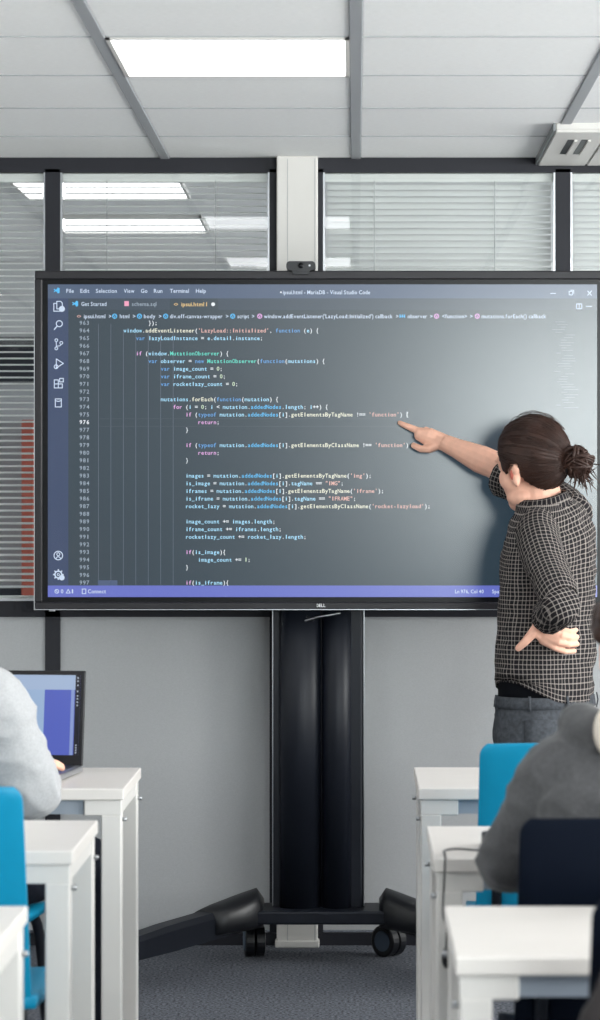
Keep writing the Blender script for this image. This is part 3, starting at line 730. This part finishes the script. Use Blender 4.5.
tube(bm, [Vector((.27, 5.46, DZ+.004))-ck.location, Vector((.235, 5.40, DZ+.003))-ck.location, Vector((.19, 5.42, DZ+.003))-ck.location, Vector((.165, 5.38, DZ+.004))-ck.location, Vector((.164, 5.31, DZ+.004))-ck.location, Vector((.163, 5.288, DZ-.02))-ck.location,
          Vector((.160, 5.287, DZ-.10))-ck.location, Vector((.166, 5.286, .60))-ck.location, Vector((.165, 5.286, .555))-ck.location], .0019, 6, sub=5)
obj('cord', bm, M_BLACK, ck, True)
bm = bmesh.new(); tube(bm, [Vector((.165, 5.286, .56))-ck.location, Vector((.165, 5.286, .548))-ck.location, Vector((.166, 5.286, .535))-ck.location, Vector((.166, 5.286, .525))-ck.location], [.004, .0085, .0085, .003], 10); obj('plug', bm, M_BLACK, ck, True)
ch = empty('power_adapter', (.262, 5.49, DZ)); tag(ch, 'small black adapter on the desk beside the charcoal sleeve', 'adapter')
obj('adapter_body', bx((-.022, -.03, 0), (.03, .03, .026), .005, 2), M_BLACK, ch)
bm = bmesh.new(); tube(bm, [(-.01, -.03, .012), (-.02, -.045, .008)], [.006, .003], 8); obj('strain_relief', bm, M_BLACK, ch, True)

# ------------------------------------------------------------------ people
def basis(Fv, Uv=(0, 0, 1)):
    Fv = Vector(Fv).normalized(); Uv = Vector(Uv); Uv = (Uv-Fv*Uv.dot(Fv)).normalized(); R = Fv.cross(Uv)
    M = Matrix((R, Fv, Uv)).transposed().to_4x4(); return M
def head_shapes(bm, M, s=1.0):
    def e(c, r): ell(bm, Vector(c)*s, [v*s for v in r], M)
    e((0, -.012, .032), (.074, .094, .084)); e((0, .022, -.03), (.06, .068, .085)); e((0, .05, -.088), (.033, .035, .028)); e((0, .028, .02), (.066, .069, .058))
    for sx in (-1, 1):
        e((sx*.037, .038, -.025), (.030, .037, .036)); e((sx*.036, .015, -.075), (.024, .045, .024))
        e((sx*.075, -.018, -.02), (.009, .017, .029)); e((sx*.080, -.026, -.004), (.008, .013, .015)); e((sx*.081, -.024, -.03), (.006, .009, .016))
        e((sx*.03, .076, .026), (.024, .014, .009))
    tube(bm, [M @ (Vector((0, .086, .018))*s), M @ (Vector((0, .104, -.018))*s), M @ (Vector((0, .09, -.03))*s)], [.008*s, .013*s, .011*s], 10)
    e((0, .083, -.054), (.022, .01, .006)); e((0, .081, -.064), (.019, .01, .007))
def eyes(root, M, s):
    for sx in (-1, 1):
        bm = bmesh.new(); ell(bm, Vector((sx*.027, .079, .005))*s, [.011*s]*3, M, 12, 8); obj('eye', bm, M_EYE, root, True)
        bm = bmesh.new(); ell(bm, Vector((sx*.027, .0885, .005))*s, [.0045*s, .002*s, .0045*s], M, 10, 6); obj('iris', bm, M_HAIR, root, True)
        bm = bmesh.new(); ell(bm, Vector((sx*.0835, -.014, -.016))*s, [.0035*s, .007*s, .013*s], M, 10, 8); obj('inner_ear', bm, mat('inner ear skin', (196, 104, 88), .6), root, True)
        bm = bmesh.new(); tube(bm, [M @ (Vector((sx*.012, .097, .030))*s), M @ (Vector((sx*.023, .093, .034))*s), M @ (Vector((sx*.032, .086, .031))*s)], [.003, .0035, .002], 6); obj('eyebrow', bm, M_HAIR, root, True)
def finger(bm, pts, r0, r1):
    n = len(pts); tube(bm, pts, [r0+(r1-r0)*i/(n-1) for i in range(n)], 8, roundcap=True)
def hand_generic(bm, wrist, f, n, thumb_side, curl=.5, s=1.0):
    f = Vector(f).normalized(); n = Vector(n); n = (n-f*n.dot(f)).normalized(); sd = f.cross(n).normalized()*thumb_side
    wr = Vector(wrist)
    for k, (off, L, mc) in enumerate(((.028, .075, .088), (.009, .082, .092), (-.010, .076, .088), (-.028, .06, .08))):
        kn = wr+f*mc*s+sd*off*s
        tube(bm, [wr+sd*off*.55*s, kn], [.014*s, .0115*s], 8, roundcap=True)
        p = kn; d = f.copy(); pts = [kn]
        for sg, fr_ in enumerate((.45, .3, .25)):
            d = (Matrix.Rotation(-curl*(.6+.4*sg), 3, sd*thumb_side) @ d); p = p+d*L*fr_*s; pts.append(p)
        finger(bm, pts, .0095*s, .0075*s)
    t0 = wr+f*.02*s+sd*.02*s; t1 = t0+f*.035*s+sd*.028*s-n*.008*s; t2 = t1+f*.032*s+sd*.008*s-n*.008*s; t3 = t2+f*.024*s-n*.006*s
    finger(bm, [t0, t1, t2, t3], .0135*s, .0085*s)
def strands(bm, hc, M, s, radii, starts, bun_dir, rng, off=.001, r=.0011, cover=1.0):
    for d in starts:
        mids = [Vector((q.x*radii[0], q.y*radii[1], q.z*radii[2]))+hc for q in (d.lerp(bun_dir, t/8).normalized() for t in range(0, 7))]
        if not all(hair_ok(q) for q in mids): continue
        pts = []
        for k in range(9):
            t = k/8*cover
            q = d.lerp(bun_dir, t); q.normalize()
            q += Vector((rng.uniform(-1, 1), rng.uniform(-1, 1), rng.uniform(-1, 1)))*.008; 
            e = Vector((q.x*radii[0], q.y*radii[1], q.z*radii[2]))*s*(1+off)
            pts.append(M @ (hc*s+e))
        tube(bm, pts, [r*.5]+[r]*7+[r*.6], 4, sub=2)

# ---- standing woman-like figure pointing at the screen: seen from behind, facing left and away
wp = empty('person', (P(545, 0, 8.12).x, 8.12, 0)); tag(wp, 'person in a plaid shirt and dark jeans pointing at the code on the display', 'person')
def prel(o): return rel(o, wp)
Fw = Vector((-.8, .6, 0)); Lw = Vector((-.6, -.8, 0)); Up = Vector((0, 0, 1))
HM = Matrix.Translation(P(531, 467, 8.13)) @ basis((-.64, .77, -.06), (-.10, .0, 1)); HS = 1.08
bm = bmesh.new()
head_shapes(bm, HM, HS)
tube(bm, [P(543, 520, 8.12), P(543, 503, 8.12), P(540, 485, 8.12), P(537, 470, 8.12)], [.07, .056, .052, .055], 16, sub=3)
# trunk inside the clothes
tube(bm, [P(545, 740, 8.12), P(545, 690, 8.12), P(546, 640, 8.11), P(548, 580, 8.10), P(549, 535, 8.10), P(546, 512, 8.11)], [.11, .115, .105, .105, .11, .07], 18, asp=.75, up=Fw)
# right arm (far) reaching to the screen
SR, ER, WR = P(573, 514, 8.21), P(500, 468, 8.42), P(445, 443, 8.52)
tube(bm, [P(565, 520, 8.17), SR, SR.lerp(ER, .5), ER, ER.lerp(WR, .35), ER.lerp(WR, .8), WR], [.05, .05, .045, .041, .042, .029, .0255], 14, sub=3)
# pointing hand
tube(bm, [WR, P(437, 440, 8.535), P(428, 437, 8.54), P(421, 435, 8.545)], [.0255, .027, .027, .021], 12, asp=.8, up=(0, 1, 0), roundcap=True)
finger(bm, [P(426, 432, 8.545), P(417, 430.5, 8.555), P(408, 426.7, 8.565), P(403, 424.6, 8.573), P(399.8, 422.8, 8.581)], .0125, .0075)
for k, (x, y) in enumerate(((423.5, 430.5), (429, 429.3), (434.5, 430.5))):
    finger(bm, [P(x+4, y+4, 8.545+.008*k), P(x-3, y, 8.556+.006*k), P(x-5, y+7, 8.566+.003*k), P(x+1, y+10, 8.57)], .0108-.0006*k, .009)
finger(bm, [P(438, 445, 8.525), P(429, 449, 8.525), P(421, 449, 8.535), P(413.8, 445.5, 8.55)], .0145, .0095)
# left arm (near) with the hand on the hip
SLf, EL, WL = P(535, 536, 8.01), P(561, 602, 7.77), P(543, 622, 7.92)
tube(bm, [P(545, 530, 8.07), SLf, SLf.lerp(EL, .5), EL, EL.lerp(WL, .5), WL], [.05, .046, .042, .038, .034, .025], 14, sub=3)
tube(bm, [WL, P(540, 627, 7.935), P(546, 635, 7.925), P(555, 640, 7.92)], [.025, .029, .033, .031], 12, asp=.5, up=(0, 1, 0), roundcap=True)
finger(bm, [P(548, 643, 7.925), P(555, 648, 7.915), P(565, 651.5, 7.92), P(574, 651, 7.945)], .0098, .0078)
finger(bm, [P(550, 639, 7.92), P(559, 642.5, 7.907), P(569, 645, 7.915), P(577, 644, 7.945)], .0098, .0078)
finger(bm, [P(552, 634, 7.92), P(562, 636, 7.907), P(570, 638, 7.917), P(577, 637, 7.947)], .0096, .0075)
finger(bm, [P(553, 630, 7.93), P(563, 630, 7.915), P(570, 631.5, 7.922), P(576, 630, 7.947)], .009, .007)
tube(bm, [P(542, 626, 7.93), P(536, 634, 7.928), P(540, 636, 7.93)], [.018, .014, .014], 10, roundcap=True)
finger(bm, [P(539, 625, 7.93), P(532, 634, 7.925), P(525, 642, 7.93), P(518.5, 648, 7.94)], .0165, .010)
# legs and feet
for sgn, px in ((1, 528), (-1, 561)):
    dpt = 8.12-.045*sgn; hipv = P(px, 745, dpt); knee = Vector((hipv.x-.01, dpt+.01, .45)); ank = Vector((hipv.x+.01, dpt, .09))
    tube(bm, [hipv, hipv.lerp(knee, .5), knee, knee.lerp(ank, .35), ank, ank-Vector((0, 0, .05))], [.085, .07, .052, .055, .036, .036], 14, sub=2)
    tube(bm, [ank+Vector((.03, -.03, -.05)), ank+Fw*.15+Vector((0, 0, -.062))], [.034, .026], 10, roundcap=True)
prel(remesh('body', bm, .0028, M_SKIN, None, 1))
eyes_root = wp
_tmp = []
before = set(bpy.data.objects)
eyes(wp, HM, HS)
for o in set(bpy.data.objects)-before: o.data.transform(Matrix.Translation(-wp.location))

# hair: cap swept back to a bun
rng = random.Random(5)
HR = (.0865, .1095, .106); HC = Vector((0, -.014, .030))
bm = bmesh.new(); NU, NV = 96, 72; grid = {}
def hair_ok(p):
    y, z = p.y, p.z
    if y > .0:
        lim = .002+max(0, (y-.03))*2.4-.016*max(0, 1-abs(y-.022)/.016)+.006*noise.noise(p*70)
        return z > lim
    if y > -.035: return z > .010
    return z > -.082+max(0, (y+.075))*1.2
for i in range(NV+1):
    th = math.pi*i/NV
    for k in range(NU):
        ph = 2*math.pi*k/NU
        d = Vector((math.sin(th)*math.cos(ph), math.sin(th)*math.sin(ph), math.cos(th)))
        q = 1+.018*noise.noise(d*3)+.010*noise.noise(d*9)
        pl = Vector((d.x*HR[0]*q, d.y*HR[1]*q, d.z*HR[2]*q))+HC
        grid[i, k] = (pl, bm.verts.new(HM @ (pl*HS)))
for i in range(NV):
    for k in range(NU):
        k2 = (k+1) % NU; c = (grid[i, k][0]+grid[i, k2][0]+grid[i+1, k2][0]+grid[i+1, k][0])/4
        if hair_ok(c):
            vs4 = [grid[i, k][1], grid[i, k2][1], grid[i+1, k2][1], grid[i+1, k][1]]
            try: bm.faces.new(vs4)
            except ValueError: pass
bmesh.ops.remove_doubles(bm, verts=bm.verts, dist=1e-5)
bmesh.ops.delete(bm, geom=[v for v in bm.verts if not v.link_faces], context='VERTS')
hair = prel(obj('hair', bm, M_HAIR, None, True))
sd_ = hair.modifiers.new('s', 'SOLIDIFY'); sd_.thickness = .012; sd_.offset = -1
ss = hair.modifiers.new('ss', 'SUBSURF'); ss.levels = 1; ss.render_levels = 1
BUNP = P(577, 462, 8.05); bd = (HM.inverted() @ BUNP)/HS-HC; bd = Vector((bd.x/HR[0], bd.y/HR[1], bd.z/HR[2])).normalized()
starts = []
while len(starts) < 330:
    d = Vector((rng.gauss(0, 1), rng.gauss(0, 1), rng.gauss(0, 1))).normalized()
    pl = Vector((d.x*HR[0], d.y*HR[1], d.z*HR[2]))+HC
    if hair_ok(pl) and (hair_ok(pl+Vector((0, .02, -.012))) is False or rng.random() < .55): starts.append(d)
bm = bmesh.new(); strands(bm, HC, HM, HS, HR, starts, bd, rng, .006, .0013)
ob = prel(obj('hair_strands', bm, M_HAIR, None, True))
ob['kind'] = 'stuff'
bm = bmesh.new()
for k in range(12):                                        # loose flyaway hairs on the crown
    d0 = Vector((rng.uniform(-.5, .3), rng.uniform(.1, .6), 1)).normalized(); pts = []
    for t in range(6):
        q = d0.lerp(bd, t/9); q.normalize(); e = Vector((q.x*HR[0], q.y*HR[1], q.z*HR[2]))*HS*(1.02+.09*math.sin(math.pi*t/6)*rng.uniform(.2, 1)); pts.append(HM @ (HC*HS+e))
    tube(bm, pts, .0006, 3, sub=2)
fl = prel(obj('flyaway_hairs', bm, M_HAIR, None, True)); fl['kind'] = 'stuff'
bm = bmesh.new(); ell(bm, BUNP, (.037, .036, .046))
for k in range(26):
    ax_ = Vector((rng.gauss(0, 1), rng.gauss(0, .6), rng.gauss(0, .8))).normalized(); u_ = ax_.orthogonal().normalized(); v_ = ax_.cross(u_)
    R_ = rng.uniform(.036, .047); a0 = rng.uniform(0, 6.28); ln = rng.uniform(2.5, 5.5); of = ax_*rng.uniform(-.018, .018)
    tube(bm, [BUNP+of+(u_*math.cos(a0+ln*t/12)+v_*math.sin(a0+ln*t/12)*1.12)*R_*(1-abs(of.length)*6) for t in range(13)], [.002]+[rng.uniform(.003, .006)]*11+[.0015], 6)
bun = prel(obj('hair_bun', bm, M_HAIR, None, True))
bm = bmesh.new()
for k in range(46):
    a0 = BUNP+Vector((rng.uniform(-.012, .03), rng.uniform(-.03, .02), rng.uniform(-.03, .0))); d = Vector((rng.uniform(-.25, .75), rng.uniform(-.3, .2), rng.uniform(-1.2, -.5))).normalized()
    if k < 9: d = Vector((rng.uniform(-.6, .9), rng.uniform(-.3, .2), rng.uniform(.0, .9))).normalized()
    L_ = rng.uniform(.045, .075); tube(bm, [a0, a0+d*L_*.5, a0+d*L_+Vector((rng.uniform(-.012, .012), 0, rng.uniform(-.01, .012)))], [.0025, .0018, .0006], 4, sub=3)
fe = prel(obj('loose_hair_ends', bm, M_HAIR, None, True)); fe['kind'] = 'stuff'
bm = bmesh.new(); hb = P(566, 466, 8.055); tube(bm, [hb+Vector((.0, .021*math.cos(a), .021*math.sin(a))) for a in [2*math.pi*k/14 for k in range(15)]], .004, 6); prel(obj('hair_tie', bm, M_BLACK, None, True))

# shirt
RINGS = [(697, 545, .150, .118, 0), (690, 545, .152, .119, 0), (678, 545, .157, .120, 0), (662, 545, .160, .119, 0), (645, 546, .165, .120, 0), (628, 546, .160, .116, .01), (610, 547, .157, .114, .03),
         (592, 548, .157, .113, .06), (575, 548.5, .158, .113, .10), (560, 549, .160, .113, .15), (548, 549, .157, .109, .19), (537, 549, .152, .104, .23), (527, 548, .142, .097, .26), (518, 547, .126, .09, .27), (511, 547, .112, .083, .26), (505.5, 546, .09, .076, .22), (501.5, 545, .074, .069, .18)]
NR = 72; rings = []; vs_acc = []
for y, cx, a, b, sh in RINGS:
    c = P(cx, y, 8.11); ring = []
    for k in range(NR):
        t = 2*math.pi*k/NR; ct, st_ = math.cos(t), math.sin(t)
        ex = .84
        l_ = a*math.copysign(abs(ct)**ex, ct); f_ = b*math.copysign(abs(st_)**ex, st_)
        p = c+Lw*l_+Fw*f_+Up*(-sh*l_)
        if y > 685: p.z += .048*max(0, math.cos(t-.25))**2 - .012*max(0, -st_)          # shirt tail: higher at the side, longer behind
        ring.append(p)
    rings.append(ring)
bm = bmesh.new()
zz = [r_[0] for r_ in RINGS]
loft(bm, rings, caps=False, uvs=lambda i, k: (k/NR*.92, (zz[0]-zz[i])*.0028125))
bmesh.ops.subdivide_edges(bm, edges=bm.edges[:], cuts=1, use_grid_fill=True)
me_o = obj('shirt', bm, M_PLAID, None, True); wrinkle(me_o.data, .0085, 13, (1, 1, 1.5)); wrinkle(me_o.data, .0025, 38, (1, 1, 1.2), 9); prel(me_o)
def sleeve(name, pts, radii, amp, asp=1.0, up=None, n=40):
    bm = bmesh.new(); tube(bm, pts, radii, n, asp=asp, up=up, caps=False, sub=8, uv=True)
    o = obj(name, bm, M_PLAID, None, True); wrinkle(o.data, amp, 17, (1, 1, 1)); wrinkle(o.data, amp*.4, 45); sd2 = o.modifiers.new('s', 'SOLIDIFY'); sd2.thickness = .003
    return prel(o)
sleeve('sleeve', [P(543, 523, 8.07), P(538, 532, 8.02), P(541, 549, 7.95), P(549, 573, 7.87), P(557, 592, 7.80), P(561, 600, 7.775)], [.052, .060, .061, .058, .055, .049], .005)
fs = sleeve('sleeve', [P(563.6, 602.2, 7.722), P(563.2, 602.6, 7.727), P(562.5, 603.4, 7.738), P(561.5, 605, 7.758), P(557, 610, 7.81), P(552, 615, 7.855), P(549, 617, 7.885)], [.0004, .026, .043, .0525, .0525, .048, .044], .004)
for lp in fs.data.loops:                                     # cloth grain across the bent elbow
    c_ = fs.data.vertices[lp.vertex_index].co; fs.data.uv_layers[0].data[lp.index].uv = (c_.x*.92+c_.z*.39+c_.y*.5, c_.z*.92-c_.x*.39+c_.y*.35)
sleeve('sleeve', [P(562, 520, 8.17), P(572, 514, 8.205), P(552, 499, 8.28), P(526, 487, 8.345), P(505, 480, 8.40)], [.055, .060, .060, .056, .052], .006)
def cuff(c, d, r, w_, thick):
    d = (Vector(d)).normalized(); c = Vector(c); bm = bmesh.new()
    tube(bm, [c-d*w_, c-d*w_*.96, c+d*w_*.96, c+d*w_], [r-thick, r, r*1.02, r-thick], 36, caps=False, uv=True)
    o = obj('rolled_cuff', bm, M_PLAID, None, True); wrinkle(o.data, .003, 40); sd2 = o.modifiers.new('s', 'SOLIDIFY'); sd2.thickness = .003; return prel(o)
cuff(P(550, 616, 7.872), P(549, 617, 7.885)-P(557, 611, 7.81), .0475, .016, .004)
cuff(P(507, 480, 8.395), P(503, 477, 8.41)-P(526, 486, 8.345), .0545, .02, .004)
# collar
bm = bmesh.new(); rings = []; cN = P(543.5, 503, 8.112)
for lev, (dz, rr) in enumerate(((-.004, .071), (.018, .064), (.030, .0625), (.026, .069), (.006, .078), (-.012, .084))):
    ring = []
    for k in range(40):
        t = 2*math.pi*k/40; ct, st_ = math.cos(t), math.sin(t)
        opn = max(0, st_)**3                                  # open at the front: drops down there
        ring.append(cN+Lw*(ct*rr*1.02)+Fw*(st_*rr*.98+.012*opn)+Up*(dz-.036*opn-.18*ct*rr-.01*max(0, ct)-(.02*opn if lev > 3 else 0)))
    rings.append(ring)
loft(bm, rings, caps=False, uvs=lambda i, k: (k/40*.44, i*.012)); prel(obj('collar', bm, M_PLAID, None, True))
# undershirt, jeans
def ring_at(y, cx, a, b, n=40, sh=0, d=8.12, ex=.85):
    c = P(cx, y, d); out = []
    for k in range(n):
        t = 2*math.pi*k/n; ct, st_ = math.cos(t), math.sin(t)
        out.append(c+Lw*(a*math.copysign(abs(ct)**ex, ct)+0)+Fw*(b*math.copysign(abs(st_)**ex, st_)))
    return out
bm = bmesh.new(); loft(bm, [ring_at(y, 545, a, b) for y, a, b in ((702, .147, .110), (694, .150, .113), (684, .150, .113), (670, .148, .11), (650, .14, .10))]); prel(obj('undershirt', bm, M_TEE, None, True))
bm = bmesh.new(); loft(bm, [ring_at(y, 545, a, b) for y, a, b in ((765, .13, .10), (750, .163, .122), (730, .166, .128), (712, .160, .122), (699, .152, .114), (696, .150, .112))])
for sgn, px in ((1, 528), (-1, 561)):
    dpt = 8.12-.045*sgn; hipv = P(px, 735, dpt); knee = Vector((hipv.x-.012, dpt+.01, .45)); ank = Vector((hipv.x+.01, dpt, .07))
    tube(bm, [hipv, hipv.lerp(knee, .4), knee, ank], [.095, .084, .068, .06], 18, sub=3)
prel(remesh('jeans', bm, .008, M_JEAN, None, 3, (.004, 18, (1, 1, 1.5))))
bm = bmesh.new(); loft(bm, [ring_at(y, 545, a, b) for y, a, b in ((706, .160, .122), (705.6, .1635, .125), (695, .159, .121), (694.6, .154, .116))], caps=False); prel(obj('waistband', bm, M_JEAN, None, True))
for ang in (-2.3, -1.2, -.35, .5):
    ct, st_ = math.cos(ang), math.sin(ang); q = P(545, 700, 8.12)+Lw*(.163*math.copysign(abs(ct)**.85, ct))+Fw*(.125*math.copysign(abs(st_)**.85, st_)); nn = (Lw*ct/.16+Fw*st_/.12).normalized()
    bm = bmesh.new(); tube(bm, [q+Up*.02+nn*.001, q+nn*.005, q-Up*.022+nn*.001], .005, 6, asp=.4, up=nn); prel(obj('belt_loop', bm, M_JEAN, None, True))
for ang in (-.62, -1.95):
    bm = bmesh.new(); rows = []
    for z in (0, .05, .10, .125):
        wv = 1 if z < .11 else .55; row = []
        for s in (-1, -.5, 0, .5, 1):
            t = ang+s*.36*wv; ct, st_ = math.cos(t), math.sin(t)
            row.append(P(545, 716, 8.12)+Lw*(.171*math.copysign(abs(ct)**.85, ct))+Fw*(.132*math.copysign(abs(st_)**.85, st_))-Up*z)
        rows.append(row)
    loft(bm, rows, closed=False); o = obj('back_pocket', bm, M_JEAN, None, True); sd2 = o.modifiers.new('s', 'SOLIDIFY'); sd2.thickness = .004; sd2.offset = 1; prel(o)
for sgn, px in ((1, 528), (-1, 561)):
    dpt = 8.12-.045*sgn; q = Vector((P(px, 735, dpt).x+.01, dpt, 0))
    bm = bmesh.new(); rings = []
    for t, hw_, hh in ((-.07, .03, .05), (-.05, .038, .075), (.02, .04, .085), (.08, .042, .06), (.14, .04, .045), (.18, .025, .035)):
        c = q+Fw*t; rings.append([c+Lw*(hw_*math.cos(a))+Up*(hh/2+hh/2*math.copysign(abs(math.sin(a))**.6, math.sin(a))) for a in [2*math.pi*k/16 for k in range(16)]])
    loft(bm, rings); prel(obj('shoe', bm, M_SHOE, None, True))

# ---- seated figures
def seated(name, label, base, J, torso_r, hood_mat, trouser_mat, lining, arms, hood=True, hairlen=0):
    r = empty(name, base); tag(r, label, 'person', 'seated students')
    def pr(o): return rel(o, r)
    V = {k: Vector(v) for k, v in J.items()}
    M = Matrix.Translation(V['head']) @ basis(J['face'], J.get('headup', (0, 0, 1)))
    bm = bmesh.new(); head_shapes(bm, M, 1.05)
    tube(bm, [V['neck']-(V['head']-V['neck'])*.4, V['neck'], V['neck'].lerp(V['head'], .75)], [.07, .056, .056], 14, sub=2)
    tube(bm, [V['pelvis'], V['pelvis'].lerp(V['chest'], .5), V['chest'], V['neck']], [.12, .115, .12, .06], 16, asp=.7, up=(0, 1, 0), sub=2)
    for sfx, thumb in (('l', 1), ('r', -1)):
        tube(bm, [V['sh_'+sfx], V['sh_'+sfx].lerp(V['el_'+sfx], .5), V['el_'+sfx], V['el_'+sfx].lerp(V['wr_'+sfx], .5), V['wr_'+sfx]], [.05, .045, .04, .036, .026], 12, sub=2)
        hand_generic(bm, V['wr_'+sfx], V['hd_'+sfx]-V['wr_'+sfx], (0, 0, 1), -thumb, .35)
        tube(bm, [V['hip_'+sfx], V['hip_'+sfx].lerp(V['kn_'+sfx], .5), V['kn_'+sfx], V['kn_'+sfx].lerp(V['an_'+sfx], .4), V['an_'+sfx]], [.08, .072, .055, .052, .036], 12, sub=2)
        tube(bm, [V['an_'+sfx], V['an_'+sfx]+Vector((0, .12, -.03))], [.036, .028], 10, roundcap=True)
    pr(remesh('body', bm, .0055, M_SKIN, None, 3))
    b4 = set(bpy.data.objects); eyes(r, M, 1.05)
    for o in set(bpy.data.objects)-b4: o.data.transform(Matrix.Translation(-r.location))
    bm = bmesh.new()
    ell(bm, Vector((0, -.02, .038))*1.05, (.088*1.05, .104*1.05, .098*1.05), M, 24, 16); ell(bm, Vector((0, -.05, -.02))*1.05, (.08*1.05, .07*1.05, .07*1.05), M, 20, 12)
    for k in range(60):
        d = Vector((rng.gauss(0, 1), rng.gauss(-.5, .8), rng.gauss(.3, .8))).normalized()
        if d.y > .5 and d.z < .6: continue
        ell(bm, Vector((d.x*.085, -.02+d.y*.1, .036+d.z*.095))*1.05, (.02, .02, .02), M, 8, 6)
    hr = remesh('hair', bm, .006, M_HAIR, None, 2); pr(hr)
    bm = bmesh.new()
    tube(bm, [V['pelvis']-Vector((0, 0, .04)), V['pelvis']+Vector((0, 0, .05)), V['pelvis'].lerp(V['chest'], .55), V['chest'], V['chest'].lerp(V['neck'], .6), V['neck']-Vector((0, 0, .01))], torso_r, 24, asp=.72, up=(0, 1, 0), sub=3)
    for sfx in 'lr':
        s0, e0, w0 = V['sh_'+sfx], V['el_'+sfx], V['wr_'+sfx]; ra = arms[sfx]
        tube(bm, [V['chest'].lerp(s0, .55)+Vector((0, 0, .02)), s0, s0.lerp(e0, .5), e0, e0.lerp(w0, .5), w0], ra, 18, sub=4, roundcap=True)
    if hood:
        c = V['neck']; bk = -Vector((J['face'][0], J['face'][1], 0)).normalized(); sd = Vector((bk.y, -bk.x, 0))
        tube(bm, [c+sd*.10+bk*-.05+Vector((0, 0, .0)), c+sd*.105+bk*.03+Vector((0, 0, .005)), c+sd*.06+bk*.095+Vector((0, 0, -.01)), c+bk*.115+Vector((0, 0, -.02)), c-sd*.06+bk*.095+Vector((0, 0, -.01)), c-sd*.105+bk*.03+Vector((0, 0, .005)), c-sd*.10+bk*-.05],
             [.028, .036, .042, .044, .042, .036, .028], 14, sub=4, roundcap=True)
    pr(remesh('hoodie', bm, .007, hood_mat, None, 5, (.008, 11, (1, 1, 1.3))))
    if lining:
        bm = bmesh.new(); ell(bm, P(611, 731, 4.845), (.030, .03, .046), None, 20, 12); pr(obj('hood_lining', bm, lining, None, True))
    bm = bmesh.new(); ell(bm, V['pelvis']-Vector((0, .0, .0)), (.17, .13, .10))
    for sfx in 'lr':
        tube(bm, [V['hip_'+sfx], V['hip_'+sfx].lerp(V['kn_'+sfx], .5), V['kn_'+sfx], V['kn_'+sfx].lerp(V['an_'+sfx], .5), V['an_'+sfx]], [.09, .082, .068, .06, .052], 14, sub=3, roundcap=True)
    pr(remesh('trousers', bm, .009, trouser_mat, None, 3, (.004, 14)))
    for sfx in 'lr':
        bm = bmesh.new(); q = Vector((V['an_'+sfx].x, V['an_'+sfx].y, 0)); rings = []
        for t, hw_, hh in ((-.07, .03, .05), (-.05, .038, .08), (.02, .04, .09), (.08, .042, .065), (.15, .042, .05), (.19, .026, .035)):
            c = q+Vector((0, t, 0)); rings.append([c+Vector((hw_*math.cos(a), 0, hh/2+hh/2*math.copysign(abs(math.sin(a))**.6, math.sin(a)))) for a in [2*math.pi*k/14 for k in range(14)]])
        loft(bm, rings); pr(obj('shoe', bm, M_SHOE, None, True))
    return r
seated('person', 'seated person in a light grey hoodie typing on the laptop at the left edge', (-.95, 6.5, 0),
       dict(head=(-1.0, 6.62, 1.20), face=(.1, 1, -.25), neck=(-.99, 6.52, 1.05), chest=(-.98, 6.46, .86), pelvis=(-.955, 6.42, .555), sh_l=(-1.15, 6.48, .95), el_l=(-1.24, 6.49, .755), wr_l=(-1.0, 6.74, .777), hd_l=(-.93, 6.85, .76),
            sh_r=(-.822, 6.45, .93), el_r=(-.732, 6.46, .735), wr_r=(-.752, 6.69, .777), hd_r=(-.75, 6.80, .775), hip_l=(-1.04, 6.44, .545), kn_l=(-1.06, 6.86, .54), an_l=(-1.06, 6.84, .09), hip_r=(-.87, 6.44, .545), kn_r=(-.635, 6.80, .53), an_r=(-.62, 6.84, .09)),
       [.15, .155, .165, .175, .12, .07], M_HOODL, M_DARKT, None, dict(l=[.09, .078, .072, .066, .058, .05], r=[.10, .088, .084, .072, .058, .046]))
seated('person', 'seated person in a charcoal hoodie seen from behind at the right edge', (.47, 5.0, 0),
       dict(head=(.522, 5.09, 1.118), face=(.1, 1, -.25), neck=(.492, 4.985, .995), chest=(.47, 4.93, .86), pelvis=(.472, 4.95, .555), sh_l=(.345, 4.96, .905), el_l=(.262, 5.02, .752), wr_l=(.335, 5.36, .776), hd_l=(.385, 5.45, .762),
            sh_r=(.635, 4.96, .935), el_r=(.70, 5.05, .775), wr_r=(.62, 5.36, .776), hd_r=(.57, 5.45, .762), hip_l=(.385, 4.94, .545), kn_l=(.37, 5.36, .53), an_l=(.37, 5.36, .09), hip_r=(.56, 4.94, .545), kn_r=(.575, 5.36, .53), an_r=(.575, 5.36, .09)),
       [.150, .155, .16, .162, .11, .07], M_HOODD, M_DARKT, M_CREAM, dict(l=[.08, .068, .058, .054, .05, .044], r=[.09, .076, .066, .062, .055, .046]))

# ---- coat over the nearest navy chair
bm = bmesh.new()
tube(bm, [(.70, 3.735, .89), (.58, 3.725, .885), (.46, 3.70, .845), (.365, 3.67, .77), (.33, 3.66, .69), (.335, 3.665, .56)], [.05, .055, .05, .05, .056, .05], 16, asp=.7, up=(0, 1, 0), sub=4, roundcap=True)
tube(bm, [(.64, 3.705, .88), (.64, 3.69, .7), (.65, 3.69, .45)], [.09, .13, .12], 18, asp=.3, up=(0, 1, 0), sub=3, roundcap=True)
co = remesh('coat', bm, .008, M_COAT, None, 3, (.008, 14)); tag(co, 'dark brown coat over the navy chair in the lower right corner', 'coat')
